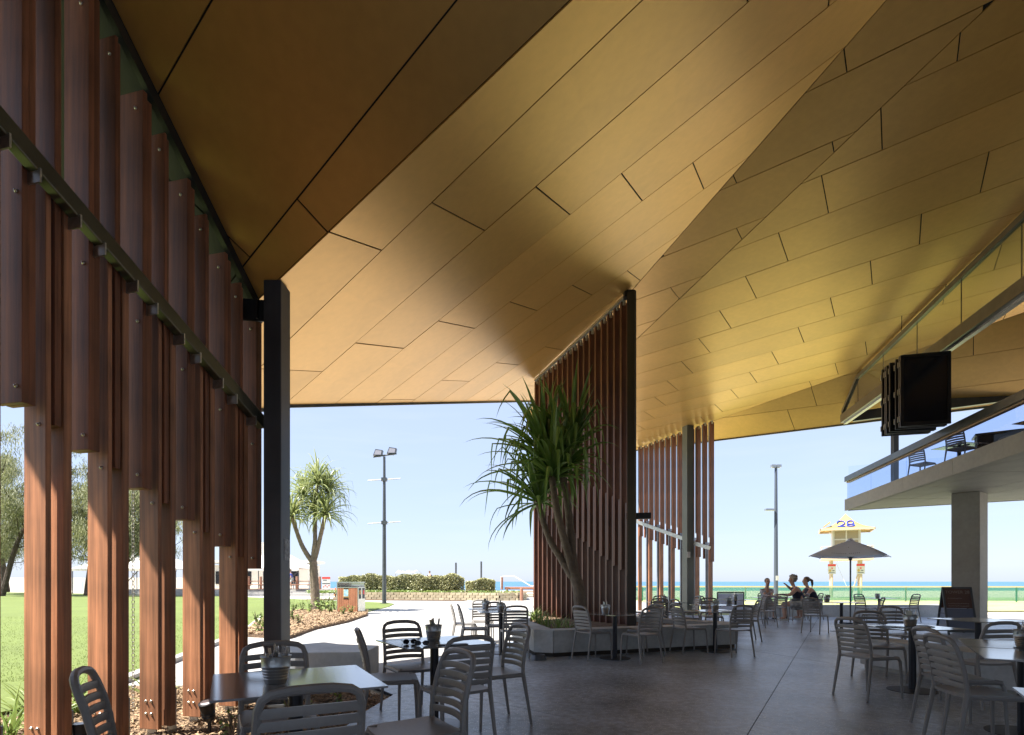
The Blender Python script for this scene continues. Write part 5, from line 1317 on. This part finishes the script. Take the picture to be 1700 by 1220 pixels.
# ------------------------------------------------------------------ people
def skin_mesh(name, joints, bones, m, sub=2):
    me = bpy.data.meshes.new(name); idx = {k: i for i, k in enumerate(joints)}
    me.from_pydata([joints[k][0] for k in joints], [(idx[a], idx[b]) for a, b in bones], []); o = bpy.data.objects.new(name, me); COL.objects.link(o)
    sk = o.modifiers.new('skin', 'SKIN'); sk.use_smooth_shade = True
    lay = me.skin_vertices[0] if me.skin_vertices else None
    if lay is None:
        bm = bmesh.new(); bm.from_mesh(me); bm.verts.layers.skin.verify(); bm.to_mesh(me); bm.free(); lay = me.skin_vertices[0]
    for k, i in idx.items():
        r_ = joints[k][1]; lay.data[i].radius = (r_, r_) if not hasattr(r_, '__len__') else r_
    lay.data[0].use_root = True
    sb = o.modifiers.new('sub', 'SUBSURF'); sb.levels = sub; sb.render_levels = sub
    dg = bpy.context.evaluated_depsgraph_get(); dg.update(); res = bpy.data.meshes.new_from_object(o.evaluated_get(dg)); bpy.data.objects.remove(o)
    res.materials.clear(); res.materials.append(m); res.polygons.foreach_set('use_smooth', [True]*len(res.polygons)); return res
def person(lb, loc, face, bulk, top, hairm, hair_style, lhand, rhand, chin=None, lean=.06, sleeves=False, stand=False):
    t = thing('person', lb, 'person', loc, R(face-90)); b = bulk; z0 = .50 if not stand else .92
    J = {'pel': ((0,-.06,z0+.05),(.15*b,.12*b)), 'waist': ((0,-.06+lean*.4,z0+.22),(.135*b,.11*b)), 'chest': ((0,-.04+lean,z0+.42),(.155*b,.115*b)), 'ntop': ((0,-.03+lean*1.2,z0+.54),(.07,.06)),
         'neck': ((0,lean*1.3,z0+.62),(.052,.052)), 'head': ((0,.02+lean*1.3,z0+.70),(.072,.08)), 'crown': ((0,.015+lean*1.3,z0+.79),(.075,.085)), 'ctop': ((0,.01+lean*1.3,z0+.85),(.045,.05)), 'nose': ((0,.115+lean*1.3,z0+.735),(.012,.012))}
    Bn = [('pel','waist'),('waist','chest'),('chest','ntop'),('ntop','neck'),('neck','head'),('head','crown'),('crown','ctop'),('head','nose')]
    for s, nm, hand in ((-1,'l',lhand),(1,'r',rhand)):
        sh = Vector((s*.185*b, -.03+lean, z0+.47)); h = Vector(hand); el = (sh+h)/2+Vector((s*.07, -.06, -.10)); 
        J[nm+'sh'] = (sh,(.058*b,.055*b)); J[nm+'el'] = (el,(.042*b,.042*b)); J[nm+'wr'] = (h,(.027,.024)); J[nm+'pa'] = (h+(h-el).normalized()*.07,(.034,.018))
        Bn += [('chest',nm+'sh'),(nm+'sh',nm+'el'),(nm+'el',nm+'wr'),(nm+'wr',nm+'pa')]
        dr = (h-el).normalized(); sd = dr.cross(Vector((0,0,1))).normalized()
        for q in range(4):
            st = J[nm+'pa'][0]; off = sd*(-.024+q*.016); J[f'{nm}f{q}a'] = (st+off+dr*.04,(.009,.009)); J[f'{nm}f{q}b'] = (st+off*1.1+dr*(.07+.006*(1.5-abs(q-1.5)))+Vector((0,0,-.015)),(.008,.008)); Bn += [(nm+'pa', f'{nm}f{q}a'), (f'{nm}f{q}a', f'{nm}f{q}b')]
        J[nm+'th'] = (J[nm+'wr'][0]+dr*.045-sd*s*.038,(.010,.010)); Bn.append((nm+'wr', nm+'th'))
        hip = Vector((s*.09*b, -.04, z0+.02)); kn = Vector((s*.13, .40, z0+.0)) if not stand else Vector((s*.10,.03,.48)); an = Vector((s*.12,.36,.085)) if not stand else Vector((s*.10,-.01,.08)); toe = an+Vector((0,.15,-.045))
        J[nm+'hip'] = (hip,(.088*b,.085*b)); J[nm+'kn'] = (kn,(.058*b,.058*b)); J[nm+'ca'] = (kn.lerp(an,.35)+Vector((0,-.02,0)),(.052*b,.054*b)); J[nm+'an'] = (an,(.036,.036)); J[nm+'toe'] = (toe,(.036,.025))
        Bn += [('pel',nm+'hip'),(nm+'hip',nm+'kn'),(nm+'kn',nm+'ca'),(nm+'ca',nm+'an'),(nm+'an',nm+'toe')]
    link('body', skin_mesh('body', J, Bn, M['skin'], 2), t)
    # top garment
    g = 1.13; T = {k: (J[k][0], tuple(a*g+.012 for a in J[k][1])) for k in ('pel','waist','chest')}
    T['ctop2'] = (Vector(J['ntop'][0])+Vector((0,0,-.045)),(.10*b,.075*b)); TB = [('pel','waist'),('waist','chest'),('chest','ctop2')]
    for nm in 'lr':
        T[nm+'sh'] = (J[nm+'sh'][0],(.068*b,.066*b)); TB.append(('chest',nm+'sh'))
        if sleeves: T[nm+'up'] = (Vector(J[nm+'sh'][0]).lerp(Vector(J[nm+'el'][0]),.6),(.060*b,.060*b)); TB.append((nm+'sh',nm+'up'))
    link('top', skin_mesh('top', T, TB, M[top], 2), t)
    Q = {'pel': (J['pel'][0], tuple(a*1.10+.006 for a in J['pel'][1]))}; QB = []
    for nm in 'lr':
        Q[nm+'hip'] = (J[nm+'hip'][0], tuple(a*1.13 for a in J[nm+'hip'][1])); Q[nm+'m'] = (Vector(J[nm+'hip'][0]).lerp(Vector(J[nm+'kn'][0]),.75),(.085*b,.085*b)); QB += [('pel',nm+'hip'),(nm+'hip',nm+'m')]
    link('shorts', skin_mesh('shorts', Q, QB, M['shorts'], 2), t)
    # hair
    hc = Vector((0,-.022+lean*1.3,z0+.795)); bm = bmesh.new(); bmesh.ops.create_icosphere(bm, subdivisions=4, radius=1.0); r = random.Random(len(lb))
    from mathutils import noise as nz
    amp = .24 if hair_style == 'curly' else .05; sc = 3.2 if hair_style == 'curly' else 2
    R0 = (.118,.118,.118) if hair_style == 'curly' else (.090,.104,.095)
    for v in bm.verts:
        n = v.co.normalized(); k = 1+amp*nz.noise(n*sc+Vector((5,1,2)))+amp*.6*nz.noise(n*sc*3)
        k *= 1-.32*max(0, min(1, (n.y-.1)/.4))*max(0, min(1, (.6-n.z)/.4))   # leaves the face free
        v.co = Vector((n.x*R0[0]*k, n.y*R0[1]*k, n.z*R0[2]*k))
    hm = bpy.data.meshes.new('hair'); bm.to_mesh(hm); bm.free(); hm.materials.append(M[hairm]); hm.polygons.foreach_set('use_smooth', [True]*len(hm.polygons)); link('hair', hm, t, hc)
    if hair_style == 'tail':
        mb = MB(); mb.tube([hc+Vector((0,-.08,.01)), hc+Vector((0,-.15,-.04)), hc+Vector((.01,-.165,-.15)), hc+Vector((.015,-.16,-.27))], [.035,.045,.036,.008], 10); obj('ponytail', mb, M[hairm], t, True)
    for s in (-1,1):
        mb = MB(); mb.lathe([(.0001,0),(.008,.002),(.0001,.004)], 8); o = obj('eye', mb, M['black'], t, loc=(s*.03,.098+lean*1.3,z0+.765)); o.rotation_euler = (R(-90),0,0)
        mb = MB(); mb.box((0,0,0), (.014,.03,.05)); obj('ear', mb, M['skin'], t, loc=(s*.078,.01+lean*1.3,z0+.755))
    mb = MB(); mb.box((0,0,0), (.045,.006,.007)); obj('mouth', mb, M['red'], t, loc=(0,.098+lean*1.3,z0+.695))
    for s in (-1,1):
        mb = MB(); an = Vector((s*.12,.36,0)) if not stand else Vector((s*.10,-.01,0)); mb.prism([an+Vector(p) for p in ((-.045,-.06,0),(.045,-.06,0),(.05,.12,0),(.02,.19,0),(-.02,.19,0),(-.05,.12,0))], (0,0,.05)); obj('shoe', mb, M['white'] if top == 'navy' else M['black'], t)
    return t
person('seated grey haired person in a patterned top at the left end of the group', (8.75,19.25,0), 262, .98, 'floral','hair_grey','short',(.10,.42,.78),(-.2,.42,.78), sleeves=True)
pp = person('large seated person with curly grey hair in a navy sleeveless top, elbow on table', (9.25,18.1,0), 160, 1.28, 'navy','hair_grey','curly',(-.22,.52,.80),(.10,.30,1.08), lean=.12)
pp.scale = (1.1,1.1,1.06)
pp = person('seated person with a brown ponytail in a black sleeveless top leaning to the table', (10.05,18.75,0), 172, 1.18, 'navy','hair_brown','tail',(-.15,.50,.80),(.16,.50,.80), lean=.14)
pp.scale = (1.08,1.08,1.03)
person('distant standing person in a blue shirt by the picnic table', ((484-CX)/FPX*50.0,49.9,.55), 200, 1.0, 'blue','hair_brown','short',(-.25,.1,.95),(.3,.2,1.25), stand=True, sleeves=True)
person('distant standing person whose dark hair shows above the long hedge', ((713-CX)/FPX*52,52,.45), 90, 1.0, 'navy','hair_brown','short',(-.25,.1,.9),(.25,.1,.9), stand=True, sleeves=True)

for o in bpy.data.objects:
    if o.type == 'EMPTY' and 'label' in o.keys() and o['label'] is None: del o['label']
